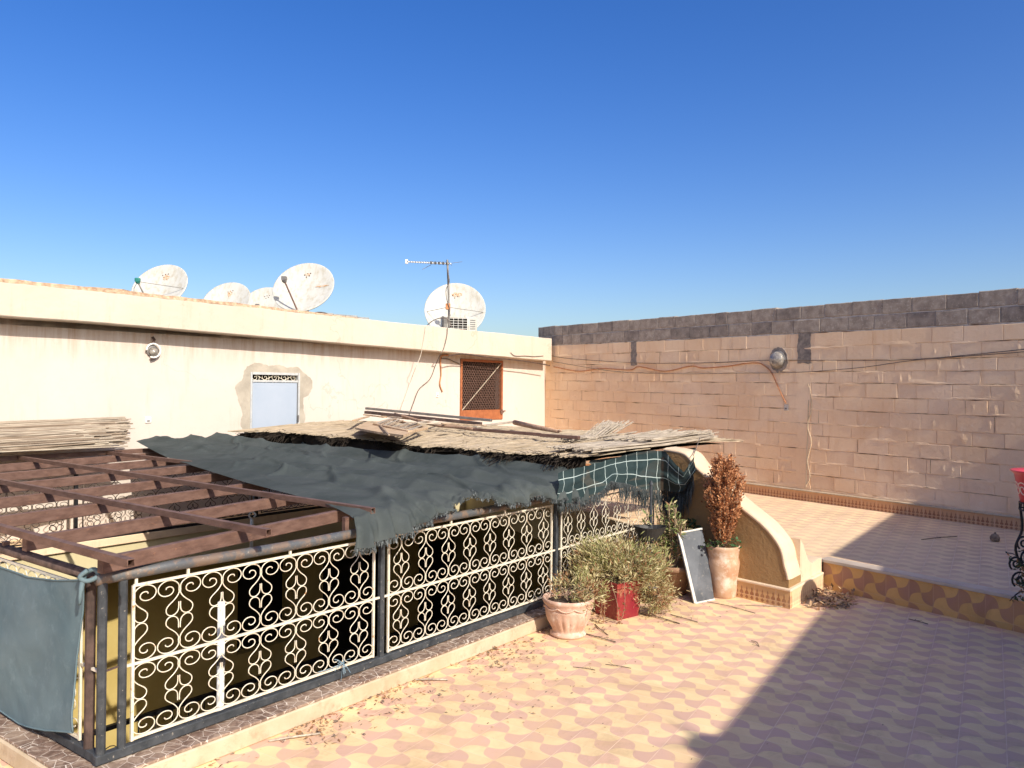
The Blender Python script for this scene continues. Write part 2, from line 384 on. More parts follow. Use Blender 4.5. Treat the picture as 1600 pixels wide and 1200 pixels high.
# pottery & plants
M_clay = simple('pale_clay', (.50, .30, .21), (.64, .44, .33), 7, .85, .4, .003, 60, extra=((.74, .62, .52), 14, .55, .75))
M_terra = simple('terracotta', (.46, .26, .15), (.62, .42, .28), 6, .8, .4, .003, 60, extra=((.72, .60, .48), 9, .5, .7))
M_dterra = simple('dull_terracotta', (.22, .12, .07), (.34, .20, .12), 6, .8, .4, .003, 60)
M_redpot = simple('sun_faded_red_plastic', (.22, .012, .025), (.28, .035, .03), 4, .45, .1, .002, 30, extra=((.38, .16, .09), 9, .55, .7), spec=.5)
M_pinkpot = simple('pink_red_enamel', (.50, .035, .05), (.62, .07, .08), 4, .35, .05, .001, 30, spec=.5)
M_cream = simple('cream_motif', (.75, .6, .42), (.8, .66, .5), 4, .5, 0)
M_gpot = simple('grey_plastic_pot', (.09, .09, .09), (.16, .155, .15), 6, .5, .1, .002, 30)
M_dkp = simple('black_plastic', (.018, .018, .018), (.045, .043, .04), 6, .5, .1, .002, 30)
M_soil = simple('dry_soil', (.05, .035, .025), (.12, .085, .06), 30, .95, .8, .01, 80)
M_boardg = simple('grey_board_paint', (.075, .082, .092), (.125, .133, .145), 5, .6, .3, .002, 60, extra=((.22, .215, .20), 18, .58, .72))
M_boardw = simple('board_edge', (.5, .48, .43), (.68, .65, .58), 10, .7, .2, .002, 60)
def leafm(n, a, b, tr=.25):
    t = NT(n); c = t.ramp(t.noise(t.pos, 26, 3, .6), [(.3, a), (.7, b)]); m = t.fin(c, .6, None)
    tl = t.n('ShaderNodeBsdfTranslucent'); t.l(c, tl.inputs[0]); mx = t.n('ShaderNodeMixShader'); mx.inputs[0].default_value = tr
    t.l(t.b.outputs[0], mx.inputs[1]); t.l(tl.outputs[0], mx.inputs[2]); t.l(mx.outputs[0], t.out.inputs[0]); return m
L_g = leafm('leaf_green', (.22, .225, .07), (.36, .355, .14)); L_y = leafm('leaf_straw', (.46, .40, .19), (.64, .56, .32)); L_b = leafm('leaf_dry', (.26, .13, .06), (.40, .22, .11))
L_s = leafm('leaf_succulent', (.14, .19, .06), (.30, .33, .13), .15); L_d = leafm('leaf_dark', (.03, .05, .018), (.06, .09, .03), .1)
L_r = leafm('leaf_rust', (.50, .21, .09), (.66, .34, .16)); L_r2 = leafm('leaf_rust_dark', (.16, .05, .02), (.30, .12, .05))
M_stem = simple('dry_stem', (.20, .13, .08), (.40, .30, .20), 30, .9, .3)
M_twig = simple('grey_twig', (.13, .09, .06), (.30, .22, .15), 30, .9, .3)
M_litter = simple('litter_straw', (.38, .22, .11), (.62, .44, .26), 40, .9, .2)

# ------------------------------------------------------------------ orange wall & white building frames
C = V((.70, 16.2, 0))
OE = (V((6.03, 9.04, 0)) - C); OE.normalize(); ON = V((OE.y, -OE.x, 0)); ON = ON if ON.dot(CAM-C) > 0 else -ON
azw = rad(39.8); WE = V((-math.sin(azw), -math.cos(azw), 0)); WN = V((math.cos(azw), -math.sin(azw), 0))
def on_o(px, py, off=0):
    p = at_pl(px, py, C+ON*off, ON); return (p-C).dot(OE), p.z
def on_w(px, py, off=0):
    p = at_pl(px, py, C+WN*off, WN); return (p-C).dot(WE), p.z
def OP(s, z, off=0): return C + OE*s + ON*off + Z*z
def WP(s, z, off=0): return C + WE*s + WN*off + Z*z
TZ = .28      # upper terrace
BZ = .13      # back walkway
OL = 15.0
# ---- ground & floors
g = MB(); g.face([(-400, -300, -3.7), (400, -300, -3.7), (400, 700, -3.7), (-400, 700, -3.7)]); struct(g.build('ground', M_conc))
def wellR(b): return 5.93 + .455*b
BB = 5.3
f = MB()
f.face([ab(-14, -14), ab(16, -14), ab(16, -.10), ab(-14, -.10)])
f.face([ab(-14, -.10), ab(-.10, -.10), ab(-.10-.061*7, 7), ab(-14, 7)])
struct(f.build('terrace_floor', M_floor))
R0 = at_z(1285, 919, 0); R1 = at_z(1592, 988, 0); RD = (R1-R0).normalized(); RN = V((RD.y, -RD.x, 0)); RN = RN if RN.dot(CAM-R0) > 0 else -RN
P0 = at_z(1232, 950, 0); azf = rad(-42); FD = V((math.sin(azf), math.cos(azf), 0)); FN = V((-math.cos(azf), math.sin(azf), 0)); FN = FN if FN.dot(CAM-P0) > 0 else -FN
FT = V((math.sin(rad(40)), math.cos(rad(40)), 0))
WT = .30
wend = P0 + FD*1.35
f = MB()
pts = [R0+RD*.0 - RN*.02, R0 + RD*6 - RN*.02, OP(OL, 0), C.copy(), WP(3.4, 0), ab(wellR(BB), BB), ab(wellR(0)+.02, .03), wend + FT*WT*.9]
f.face([V((p.x, p.y, TZ)) for p in pts][::-1]); 
struct(f.build('upper_terrace_floor', M_floor2, fixn=False))
f = MB(); f.face([ab(-10, BB+.1, BZ), ab(wellR(BB)+.1, BB+.1, BZ), ab(10.5, 8, BZ), ab(-10, 8, BZ)]); struct(f.build('back_walkway_floor', M_floor2))
# riser + coping
rs = R0.copy(); RH = TZ
t = thing('terrace_step', 'low step faced with yellow and brown patterned tiles below the upper terrace', 'step', rs)
M_riser = axe('riser_tiles', R0+Z*(.052-.0), RD, Z, .203, (.70, .42, .16), (.45, .24, .155), (.62, .42, .26), (.55, .29, .10), .3, .25, .016)
b = MB(); b.pbox(R0, RD*7, -RN*.25, Z*(RH-.028)); b.build('riser', M_riser, t)
b = MB(); b.pbox(R0+RN*.018+Z*(RH-.026)-RD*.02, RD*7, -RN*.15, Z*.031, 0, .004); b.build('step_edge', M_coping, t)
# ---- orange wall
t = thing('block_wall', 'long ochre painted concrete block wall topped by two bare grey courses', 'wall', C)
def ztop(s): return 3.196 - .0068*s
bk = MB(); bk.prism([OP(-.2, -.3, -.007), OP(OL, -.3, -.007), OP(OL, ztop(OL)-.415, -.007), OP(-.2, ztop(0)-.415, -.007)], -ON*.19); bk.build('mortar', M_orange, t)
bk = MB(); bk.prism([OP(-.25, ztop(0)-.415, -.010), OP(OL, ztop(OL)-.415, -.010), OP(OL, ztop(OL)-.012, -.010), OP(-.25, ztop(0)-.012, -.010)], -ON*.17); bk.build('grey_mortar', M_gmort, t)
blk = MB(); gb = MB()
s_n1 = on_o(991, 550)[0]; s_n2 = on_o(1258, 540)[0]
rowh = .2035
rows = [.2035, .2035, .2035, .2035, .160, .165, .198, .190, .205, .178, .196, .200, .172, .20, .2, .2, .2]
rcum = [0]
for r_0 in rows: rcum.append(rcum[-1]+r_0)
for k in range(15):
    off = (.0 if k % 2 else .205) + R.uniform(-.03, .03); s = -.25 - off
    while s < OL:
        L = .405 + R.uniform(-.05, .05)
        if R.random() < .12: L *= R.uniform(.4, .7)
        gap = R.uniform(.010, .018) if k < 2 else R.choice([.0006, .001, .003, .006])
        z1 = ztop(s) - rcum[k] - .004; z0 = ztop(s) - rcum[k+1] + (R.choice([.002, .004, .007]) if k > 1 else .014)
        s0, s1 = max(s, -.25), min(s+L-gap, OL)
        if s1-s0 > .05 and z0 > -.1:
            if 2 <= k and s0 < s_n2+.10 and s1 > s_n2-.12:
                if s0 < s_n2-.12-.05: segs = [(s0, s_n2-.12)]
                else: segs = []
                if s1 > s_n2+.10+.05: segs.append((s_n2+.10, s1))
            elif k in (2, 3) and s0 < s_n1+.05 and s1 > s_n1-.07:
                segs = []
                if s0 < s_n1-.07-.03: segs.append((s0, s_n1-.07))
                if s1 > s_n1+.05+.03: segs.append((s_n1+.05, s1))
            else: segs = [(s0, s1)]
            for (x0, x1) in segs:
                j = lambda a=.004: R.uniform(-a, a)
                fo = R.uniform(-.002, .0025); ins = R.uniform(.002, .008) if k > 1 else R.uniform(.006, .014); mi_ = 1 if R.random() < .3 else 0
                B = gb if k < 2 else blk
                ex = .004 if k < 2 else 0
                tj = R.uniform(-.006, .008) if k == 0 else 0; zz = [z0+j(), z0+j(), z1+tj+j(), z1+tj+j()]
                ring0 = [(x0-ex, zz[0]-.001), (x1+ex, zz[1]-.001), (x1+ex, zz[2]+.001), (x0-ex, zz[3]+.001)]
                # outline with rough edge points
                N = 5; outl = []
                for e in range(4):
                    p, q = ring0[e], ring0[(e+1) % 4]
                    n_ = N if e % 2 == 0 else 3
                    for i in range(n_):
                        tt = i/n_; outl.append((p[0]+(q[0]-p[0])*tt + j(.0025), p[1]+(q[1]-p[1])*tt + j(.0025)))
                cx = (x0+x1)/2; cz = (z0+z1)/2
                inn = []
                for (x, z) in outl:
                    inn.append((x - math.copysign(ins, x-cx), z - math.copysign(ins*.8, z-cz)))
                nb = len(B.v); n_ = len(outl); dp = .022 if k >= 2 else .19
                for (x, z) in outl: B.v.append(OP(x, z, -dp))
                for (x, z) in outl: B.v.append(OP(x, z, -.006+fo))
                for (x, z) in inn: B.v.append(OP(x, z, 0+fo))
                for rr in (0, 1):
                    for i in range(n_):
                        i2 = (i+1) % n_; B.f.append((nb+rr*n_+i, nb+rr*n_+i2, nb+(rr+1)*n_+i2, nb+(rr+1)*n_+i)); B.m.append(mi_)
                B.f.append(tuple(nb+2*n_+i for i in range(n_))); B.m.append(mi_)
        s += L
ckm = MB(); lgm = MB()
for k in range(2, 14):
    s = .3
    while s < OL-1:
        L = R.uniform(.08, .9)
        z_ = ztop(s)-rcum[k]
        rr = R.random()
        if rr < .62:
            n_ = max(3, int(L/.05)); top_ = []; bot_ = []
            for i in range(n_+1):
                ss = s+L*i/n_; c_ = ztop(ss)-rcum[k]-.001+.006*fb(ss*5, k*3.1); w_ = .0045*max(.1, .5+fb(ss*9, k*7.7, 2)*1.3)*math.sin(math.pi*min(1, max(0, i/n_)))+.0004
                top_.append(OP(ss, c_+w_, .0052)); bot_.append(OP(ss, c_-w_, .0052))
            for i in range(n_): ckm.face([bot_[i], bot_[i+1], top_[i+1], top_[i]])
        elif rr < .74:
            n_ = max(3, int(L*.5/.03)); pts_ = [OP(s+L*.5*i/n_, z_+.008*fb(s+i, k), .001) for i in range(n_+1)]; lgm.tube(pts_, [R.uniform(.003, .009) for _ in pts_], 5)
        if R.random() < .3:
            s2 = s+R.uniform(0, L); ckm.face([OP(s2, z_-rows[k]+.01, .0052), OP(s2+R.uniform(.002, .006), z_-rows[k]+.015, .0052), OP(s2+R.uniform(.002, .007), z_-.01, .0052), OP(s2+.001, z_-.012, .0052)])
        s += L+R.uniform(.02, .5)
M_crack = simple('joint_crack', (.10, .055, .03), (.20, .12, .07), 20, .95, 0)
smm = MB()
for i in range(330):
    s_ = R.uniform(.2, OL-1.5); k_ = R.randrange(3, 15); zc_ = ztop(s_)-rcum[k_]+R.uniform(-.02, .02)
    L_ = R.uniform(.06, .34); h_ = R.uniform(.012, .04)
    if R.random() < .3: L_, h_ = R.uniform(.02, .05), R.uniform(.06, .11); zc_ -= .1
    ol = []
    for q in range(22):
        an = 2*math.pi*q/22; kk = 1+.55*fb(math.cos(an)*1.7+i, math.sin(an)*1.7, 2); ol.append(OP(s_+L_*kk*math.cos(an), zc_+h_*kk*math.sin(an), -.0005))
    cc_ = OP(s_, zc_, .0052)
    for q in range(22): smm.face([cc_, ol[q], ol[(q+1) % 22]])
smm.build('mortar_smears', M_orange, t, True)
ckm.build('open_joints', M_crack, t); lgm.build('pale_mortar_smears', M_wtop, t)
blk.build('painted_blocks', [M_orange, M_orange2], t); gb.build('grey_blocks', [M_gblock, M_gblock2], t)
# cement notches and plaster column
def patch(pts, off, th, N, wrap):
    m = MB(); m.prism(pts, N*th); return m
def rough_outline(s0, s1, z0, z1, P, off, am=.02, n=26):
    o = []
    per = [(s0, z0, s1, z0), (s1, z0, s1, z1), (s1, z1, s0, z1), (s0, z1, s0, z0)]
    for (a, b_, c_, d) in per:
        for i in range(n):
            tt = i/n; s = a+(c_-a)*tt; z = b_+(d-b_)*tt
            o.append(P(s+am*fb(s*9, z*9, 1.3)*1.6, z+am*fb(s*9, z*9, 7.7)*1.6, off))
    return o
for sN, nm in ((s_n1, 0), (s_n2, 1)):
    zt = ztop(sN)
    m = MB(); m.prism(rough_outline(sN-.075-.04*nm, sN+.06+.03*nm, zt-.85, zt-.39, OP, -.02, .014), ON*.022); m.build('cement_patch', M_dcement, t)
m = MB(); m.prism(rough_outline(s_n2-.13, s_n2+.10, .40, ztop(s_n2)-.86, OP, -.02, .012, 40), ON*.024); m.build('plaster_column', M_orange, t)
# plaster scar strips by the column
m = MB()
pts = []
for (px, py) in ((1262, 600), (1266, 610), (1268, 640), (1262, 665), (1268, 690), (1262, 720), (1266, 745), (1258, 762)):
    s, z = on_o(px, py); pts.append(OP(s, z, .006))
m.tube(cr(pts, 4), .007, 5); m.build('plaster_ridge', M_curb, t)
m = MB(); s, z = on_o(1259, 625); s2, z2 = on_o(1255, 760); m.tube([OP(s+.05, z, .004), OP(s2+.05, z2, .006)], .008, 5); m.build('plaster_ridge', M_curb, t)
# orange wall skirting
M_sk1 = skirtmat('skirting_tiles', OP(0, 0), OE, TZ, .145, (.62, .34, .17), (.34, .14, .07))
sk = thing('skirting', 'orange patterned tile skirting along foot of the block wall', 'skirting', OP(0, TZ, .03))
m = MB(); m.pbox(OP(0, TZ-.01, 0), OE*OL, ON*.035, Z*.15); m.build('tile_face', M_sk1, sk)
m = MB(); m.pbox(OP(0, TZ+.141, -.001), OE*OL, ON*.052, Z*.022, 0, .005); m.build('cap', M_curb, sk)
# ---- white building
WL = 17.0; FO = .28
sd0, zd = on_w(468, 583); sd1, _ = on_w(391, 583)
sw0, zw1 = on_w(785, 564); sw1, zw0 = on_w(718, 655); zw0 = on_w(750, 656)[1]; zw1 = on_w(750, 562)[1]
bt = thing('white_building', 'long flat roofed cream building with projecting fascia behind the pergola', 'building', C)
zt_ = 2.95
def wallpieces(m, s0, s1, z0, z1, ops, P, N, th):
    cuts = sorted({s0, s1, *[o[0] for o in ops], *[o[1] for o in ops]})
    for a, b_ in zip(cuts[:-1], cuts[1:]):
        zs = sorted([(o[2], o[3]) for o in ops if o[0] <= a+1e-6 and o[1] >= b_-1e-6])
        z = z0
        for (q0, q1) in zs:
            if q0 > z+1e-4: m.pbox(P(a, z, 0), P(b_, z, 0)-P(a, z, 0), -N*th, Z*(q0-z))
            z = q1
        if z1 > z: m.pbox(P(a, z, 0), P(b_, z, 0)-P(a, z, 0), -N*th, Z*(z1-z))
m = MB()
wallpieces(m, -.0, WL, -.1, 2.72, [(sd0, sd1, -.1, zd), (sw0, sw1, zw0, zw1)], WP, WN, .18)
m.build('wall', M_white, bt)
zf0 = on_w(0, 494, FO)[1]; zf1 = on_w(0, 440, FO)[1]; zfr = on_w(860, 564, FO)[1]; ztr = on_w(862, 529, FO)[1]; sf0 = on_w(862, 540, FO)[0]
# fascia, with slightly uneven edges
m = MB(); n = 90; sections = []
for i in range(n+1):
    s = sf0 + (WL-sf0)*i/n; tt = min(1, (s-sf0)/9.0)
    zb = zfr+(zf0-zfr)*tt + .008*fb(s*2, 3); ze = ztr+(zf1-ztr)*tt + .010*fb(s*1.5, 9) ; o_ = .006*fb(s*1.2, 5)
    sections.append([WP(s, zb+.0, 0), WP(s, zb, FO+o_-.012), WP(s, zb+.012, FO+o_), WP(s, ze-.012, FO+o_*.5), WP(s, ze, FO-.012), WP(s, ze, -.25), WP(s, zt_-.4, -.25), WP(s, zt_-.4, 0)])
nb = 0
for sct in sections: m.v += sct
for i in range(n):
    for k in range(8):
        a = i*8+k; b_ = i*8+(k+1) % 8; m.f.append((a, b_, b_+8, a+8)); m.m.append(0)
m.f.append(tuple(range(8))); m.m.append(0)
m.build('fascia', M_fascia, bt, fixn=True)
# raw mortar edge strip on the left of the fascia
m = MB(); n = 120; s_a = on_w(560, 498, FO)[0]
for i in range(n+1):
    s = s_a + (WL-s_a)*i/n; tt = min(1, (s-sf0)/9.0); ze = ztr+(zf1-ztr)*tt
    tk = .028*min(1, (s-s_a)/2.0) + .012*fb(s*5, 2) + .012
    m.v += [WP(s, ze-.004, FO-.004-.012*fb(s*6, 8)), WP(s, ze+max(.006, tk), FO-.015-.012*fb(s*6, 1)), WP(s, ze+max(.006, tk), -.15), WP(s, ze-.004, -.15)]
for i in range(n):
    for k in range(4):
        a = i*4+k; b_ = i*4+(k+1) % 4; m.f.append((a, b_, b_+4, a+4)); m.m.append(0)
m.build('raw_mortar_edge', M_rawedge, bt, fixn=True)
m = MB(); m.pbox(WP(-2.5, 2.62, -.1), WE*(WL+2.5), -WN*9, Z*.2); m.build('roof_slab', M_conc, bt)
m = MB(); m.pbox(WP(-1.5, -.2, -1.2), WE*(WL+1.5), WN*.1, Z*2.8); m.build('inner_wall', M_dark, bt)  # near-black backing, the unlit room's darkness is its colour
# cement patch around door
m = MB(); ol = []
for (px, py) in ((388, 676), (376, 668), (378, 645), (371, 622), (368, 604), (378, 592), (383, 576), (392, 570), (404, 567), (420, 571), (436, 570), (450, 574), (464, 573), (474, 582), (486, 592), (488, 606), (482, 618), (474, 622), (475, 640), (477, 655), (470, 672)):
    ol.append(on_w(px, py))
ol = ol + [(ol[-1][0], .3), (ol[0][0], .3)]
P_ = cr([V((s, z, 0)) for s, z in ol[:-2]], 6)
P_ = [V((p.x+.02*fb(p.x*14, p.y*14), p.y+.02*fb(p.x*14, p.y*14, 4), 0)) for p in P_] + [V((P_[-1].x, .3, 0)), V((P_[0].x, .3, 0))]
# ring: build as fan of quads between door outline and patch outline
dO = [(sd1, .3), (sd1, zd), (sd0, zd), (sd0, .3)]
def near_door(p):
    x = min(max(p.x, sd0), sd1); z = min(p.y, zd)
    if sd0 < p.x < sd1 and p.y < zd: z = zd
    if p.y >= zd: z = zd
    else: x = sd1 if abs(p.x-sd1) < abs(p.x-sd0) else sd0
    return (x, z)
inn = [near_door(p) for p in P_]
for i in range(len(P_)-1):
    a, b_ = P_[i], P_[i+1]; c_, d = inn[i+1], inn[i]
    m.face([WP(a.x, a.y, .001), WP(b_.x, b_.y, .001), WP(*c_, .006), WP(*d, .006)])
m.build('cement_patch', M_cement, bt)
# door
dt = thing('metal_door', 'pale blue metal door with scrolled grille above it in cream wall', 'door', WP((sd0+sd1)/2, BZ))
zg = on_w(430, 594)[1]
m = MB()
for s in (sd0, sd1-.028): m.pbox(WP(s, -.1, -.05), WE*.028, WN*.065, Z*(zd+.1))
m.pbox(WP(sd0+.035, zd-.035, -.05), WE*(sd1-sd0-.07), WN*.064, Z*.035); m.pbox(WP(sd0+.035, zg-.03, -.05), WE*(sd1-sd0-.07), WN*.062, Z*.03)
M_dframe = simple('door_frame_paint', (.40, .41, .41), (.50, .50, .48), 9, .5, .2, .002, 40, extra=((.30, .27, .23), 22, .58, .72))
m.build('door_frame', M_dframe, dt)
m = MB(); m.pbox(WP(sd0+.04, -.1, -.03), WE*(sd1-sd0-.08), WN*.03, Z*(zg-.035+.1), 0, .004); dl = m.build('door_leaf', M_door, dt)
m = MB(); m.pbox(WP(sd0+.012, 1.25, .014), WE*.03, WN*.03, Z*.05, 0, .004); m.pbox(WP(sd0+.02, 1.36, .014), WE*.02, WN*.02, Z*.10, 0, .003); m.build('latch', M_grey, dl)
m = MB(); zc = (zg+zd-.035)/2; hh = (zd-.035-zg)/2
for i in range(5):
    cx = sd0+.09+(sd1-sd0-.18)*i/4
    pts = [WP(cx+math.cos(a*.5)*(.004+.0028*a)*1.2, zc+math.sin(a*.5)*(.004+.0028*a)*1.2, -.02) for a in range(0, 24)]
    m.tube(pts, .004, 5)
    if i < 4:
        c2 = sd0+.09+(sd1-sd0-.18)*(i+1)/4; sg = 1 if i % 2 else -1
        m.tube([WP(cx, zc-sg*hh, -.02), WP((cx+c2)/2, zc, -.02), WP(c2, zc+sg*hh, -.02)], .004, 5)
m.build('grille', M_iron, dt)
# mesh window
wt = thing('mesh_window', 'rust red framed opening covered with diamond wire mesh and crossed bars', 'window', WP((sw0+sw1)/2, zw0))
m = MB(); w_, h_ = sw1-sw0, zw1-zw0; fw_ = .045
m.pbox(WP(sw0, zw0, -.05), WE*fw_, WN*.075, Z*h_, 0, .003); m.pbox(WP(sw1-fw_, zw0, -.05), WE*fw_, WN*.075, Z*h_, 0, .003)
m.pbox(WP(sw0+fw_, zw1-fw_, -.05), WE*(w_-2*fw_), WN*.073, Z*fw_, 0, .003)
m.build('window_frame', M_orangem, wt)
m = MB(); m.pbox(WP(sw0+fw_, zw0, -.05), WE*(w_-2*fw_), WN*.073, Z*.19, 0, .003); m.build('bottom_panel', M_orangem, wt)
m = MB(); a0, a1, b0, b1 = sw0+fw_, sw1-fw_, zw0+.19, zw1-fw_; kx = .55; st = .052
for sg in (1, -1):
    c_ = -3.0
    while c_ < 3:
        # line: z = b0 + sg*(s-a0)/kx + c
        pts = []
        for s in (a0, a1):
            z = b0 + sg*(s-a0)/kx + c_
            pts.append([s, z])
        (s1, z1), (s2, z2) = pts
        def clipz(zc_):
            return a0 + sg*(zc_-b0-c_)*kx
        lo, hi = sorted([clipz(b0), clipz(b1)]); x0_, x1_ = max(a0, lo), min(a1, hi)
        if x1_-x0_ > .004:
            m.tube([WP(x0_, b0+sg*(x0_-a0)/kx+c_, -.01+.003*sg), WP(x1_, b0+sg*(x1_-a0)/kx+c_, -.01+.003*sg)], .0055, 4)
        c_ += st*1.7
m.build('wire_mesh', M_meshm, wt)
m = MB(); m.bar(WP(a0, b1, .01), WP(a1, b0, .01), .012, .006, WN); m.build('cross_bar', M_rust, wt)
m = MB(); m.bar(WP(a1, b0, .018), WP(a0, b1, .018), .014, .006, WN); m.build('cross_bar', M_cane, wt)
m = MB(); m.tube([WP(sw0-.06, zw0+.16, .035), WP(sw0+.09, zw0+.15, .035)], .012, 8); m.pbox(WP(sw0+.02, zw0+.10, .024), WE*.05, WN*.02, Z*.09); m.build('bolt', M_rust, wt)
# wall lamp on white wall
ls, lz = on_w(237, 548)
lt = thing('wall_lamp', 'round lamp with white ring and broken glass on cream wall', 'lamp', WP(ls, lz))
m = MB(); rr = .088
m.tube([WP(ls+rr*math.cos(a), lz+rr*math.sin(a), .05) for a in [i*2*math.pi/28 for i in range(24)]], .011, 8); m.build('ring', M_plastic, lt, True)
m = MB(); Mw = Matrix((WE, Z, WN)).transposed()
m.lathe(WP(ls, lz, 0), [(.075, 0), (.075, .03), (.05, .035)], 24, 0, None, Mw); m.build('lamp_base', M_grey, lt)
m = MB(); m.lathe(WP(ls, lz-.015, .034), [(.055, 0), (.052, .03), (.03, .055), (.0, .062)], 20, 0, None, Mw); m.build('glass', M_glass, lt, True)
m = MB(); m.tube([WP(ls, lz+.10, .03), WP(ls-.01, lz+.14, .05), WP(ls, lz+.17, .02)], .018, 7); m.build('bracket', M_brownpost, lt); m = MB(); m.tube([WP(ls-.03, lz-.10, .04), WP(ls+.03, lz-.11, .05)], .012, 6); m.build('clip', M_brownpost, lt)
def swbox(px, py, on, P, label, w=.075, h=.075, N=WN, E=WE, mt=None):
    s, z = on(px, py); t = thing('wall_socket', label, 'socket', P(s, z))
    m = MB(); m.pbox(P(s-w/2, z-h/2, -.002), E*w, N*.018, Z*h, 0, .004); m.build('cover', mt or M_plastic, t)
    m = MB(); m.pbox(P(s-w/4, z-h/6-.01, .014), E*w/2, N*.006, Z*h/4, 0, .001); m.build('insert', M_grey, t)
swbox(231, 656, on_w, WP, 'small white socket on cream wall left of the blue door')
swbox(683, 617, on_w, WP, 'small socket at lower end of conduit left of the mesh window', .06, .08)
swbox(1229, 637, on_o, OP, 'small grey box under slanting conduit on the block wall', .07, .09, ON, OE, M_gmort)
# bulkhead lamp on orange wall
ls, lz = on_o(1216, 562)
lt = thing('bulkhead_lamp', 'round glass bulkhead lamp on dark cement patch of block wall', 'lamp', OP(ls, lz))
Mo = Matrix((OE, Z, ON)).transposed()
m = MB(); ol = [OP(ls+.01+(.16+.02*fb(math.cos(a)*3, math.sin(a)*3))*math.cos(a)*.98, lz-.0+(.19+.03*fb(math.cos(a)*4, math.sin(a)*4, 3))*math.sin(a), -.01) for a in [i*2*math.pi/60 for i in range(60)]]
m.prism(ol, ON*.022); m.build('cement_patch', M_dcement, lt)
m = MB(); m.lathe(OP(ls, lz, .01), [(.135, 0), (.135, .02), (.12, .03)], 32, 0, None, Mo); m.build('rim', M_grey, lt)
m = MB(); m.lathe(OP(ls, lz, .035), [(.122, 0), (.118, .03), (.095, .06), (.06, .078), (.0, .086)], 32, 0, None, Mo); m.build('glass', M_glass, lt, True)
def strand(name, on, P, pts, r, mt, label, cat='cable', off=.012, sub=6):
    q = [P(*on(px, py), off) for px, py in pts]; m = MB(); m.tube(cr(q, sub), r, 6); return tag(m.build(name, mt, None, True), label, cat)
strand('conduit', on_o, OP, [(866, 573), (905, 580), (940, 576), (985, 578), (1000, 573), (1040, 580), (1080, 572), (1100, 575), (1140, 572), (1165, 568), (1185, 567), (1196, 572), (1207, 583), (1218, 607), (1229, 630)], .0095, M_copper, 'orange conduit sagging along the block wall and down beside round lamp', off=.02)
strand('wire', on_o, OP, [(862, 556), (900, 561), (1000, 567), (1100, 567), (1200, 563), (1330, 563), (1420, 562), (1500, 556), (1600, 546), (1660, 540)], .006, M_cable, 'upper thin dark wire strung across the block wall past lamp', 'wire', .03)
strand('wire', on_o, OP, [(866, 565), (960, 580), (1060, 584), (1150, 583), (1240, 582), (1340, 575), (1430, 563), (1520, 556), (1600, 550), (1660, 545)], .005, M_cable, 'lower thin dark wire sagging beneath the round lamp on block wall', 'wire', .03)
strand('conduit', on_w, WP, [(690, 612), (686, 600), (688, 585), (687, 562), (690, 556), (700, 555)], .012, M_copper, 'rusty conduit running down cream wall left of the mesh window', off=.02)
def fas(px, py):  # strand points on fascia front
    return on_w(px, py, FO)
q = [WP(*on_w(px, py, FO), FO+.02) for px, py in ((698, 512), (697, 525), (692, 545), (687, 553))] + [WP(*on_w(px, py, .03), .03) for px, py in ((680, 572), (672, 592), (655, 608), (646, 630), (638, 652))]
m = MB(); m.tube(cr(q, 5), .007, 6); tag(m.build('cable', M_cable), 'dark cable dropping from the antenna across fascia to reed roof', 'cable')
q = [WP(*on_w(px, py, FO), FO+.02) for px, py in ((664, 510), (661, 530), (656, 555), (648, 575))] + [WP(*on_w(px, py, .04), .04) for px, py in ((640, 600), (626, 640))]
m = MB(); m.tube(cr(q, 5), .005, 6); tag(m.build('cable', M_lcable), 'pale cable hanging over fascia below the left edge of far dish', 'cable')
q = [WP(*on_w(px, py, .02), .02) for px, py in ((690, 560), (700, 561), (712, 566), (719, 569))]; q2 = [WP(*on_w(px, py, FO), FO+.015) for px, py in ((700, 556), (722, 553), (760, 558), (800, 562), (830, 566), (858, 571))]
m = MB(); m.tube(cr(q2, 5), .011, 6); tag(m.build('cable', M_brownpost), 'thick brown cable under the fascia above mesh window', 'cable')
q2 = [WP(*on_w(px, py, FO), FO+.015) for px, py in ((797, 551), (804, 556), (820, 556), (834, 557), (848, 556))]
m = MB(); m.tube(cr(q2, 5), .006, 6); tag(m.build('cable', M_cable), 'loose looped wire on right end of the fascia near corner', 'cable')
m = MB(); m.tube(cr(q, 5), .010, 6); tag(m.build('cable', M_cable), 'short dark cable entering top left corner of mesh window', 'cable')

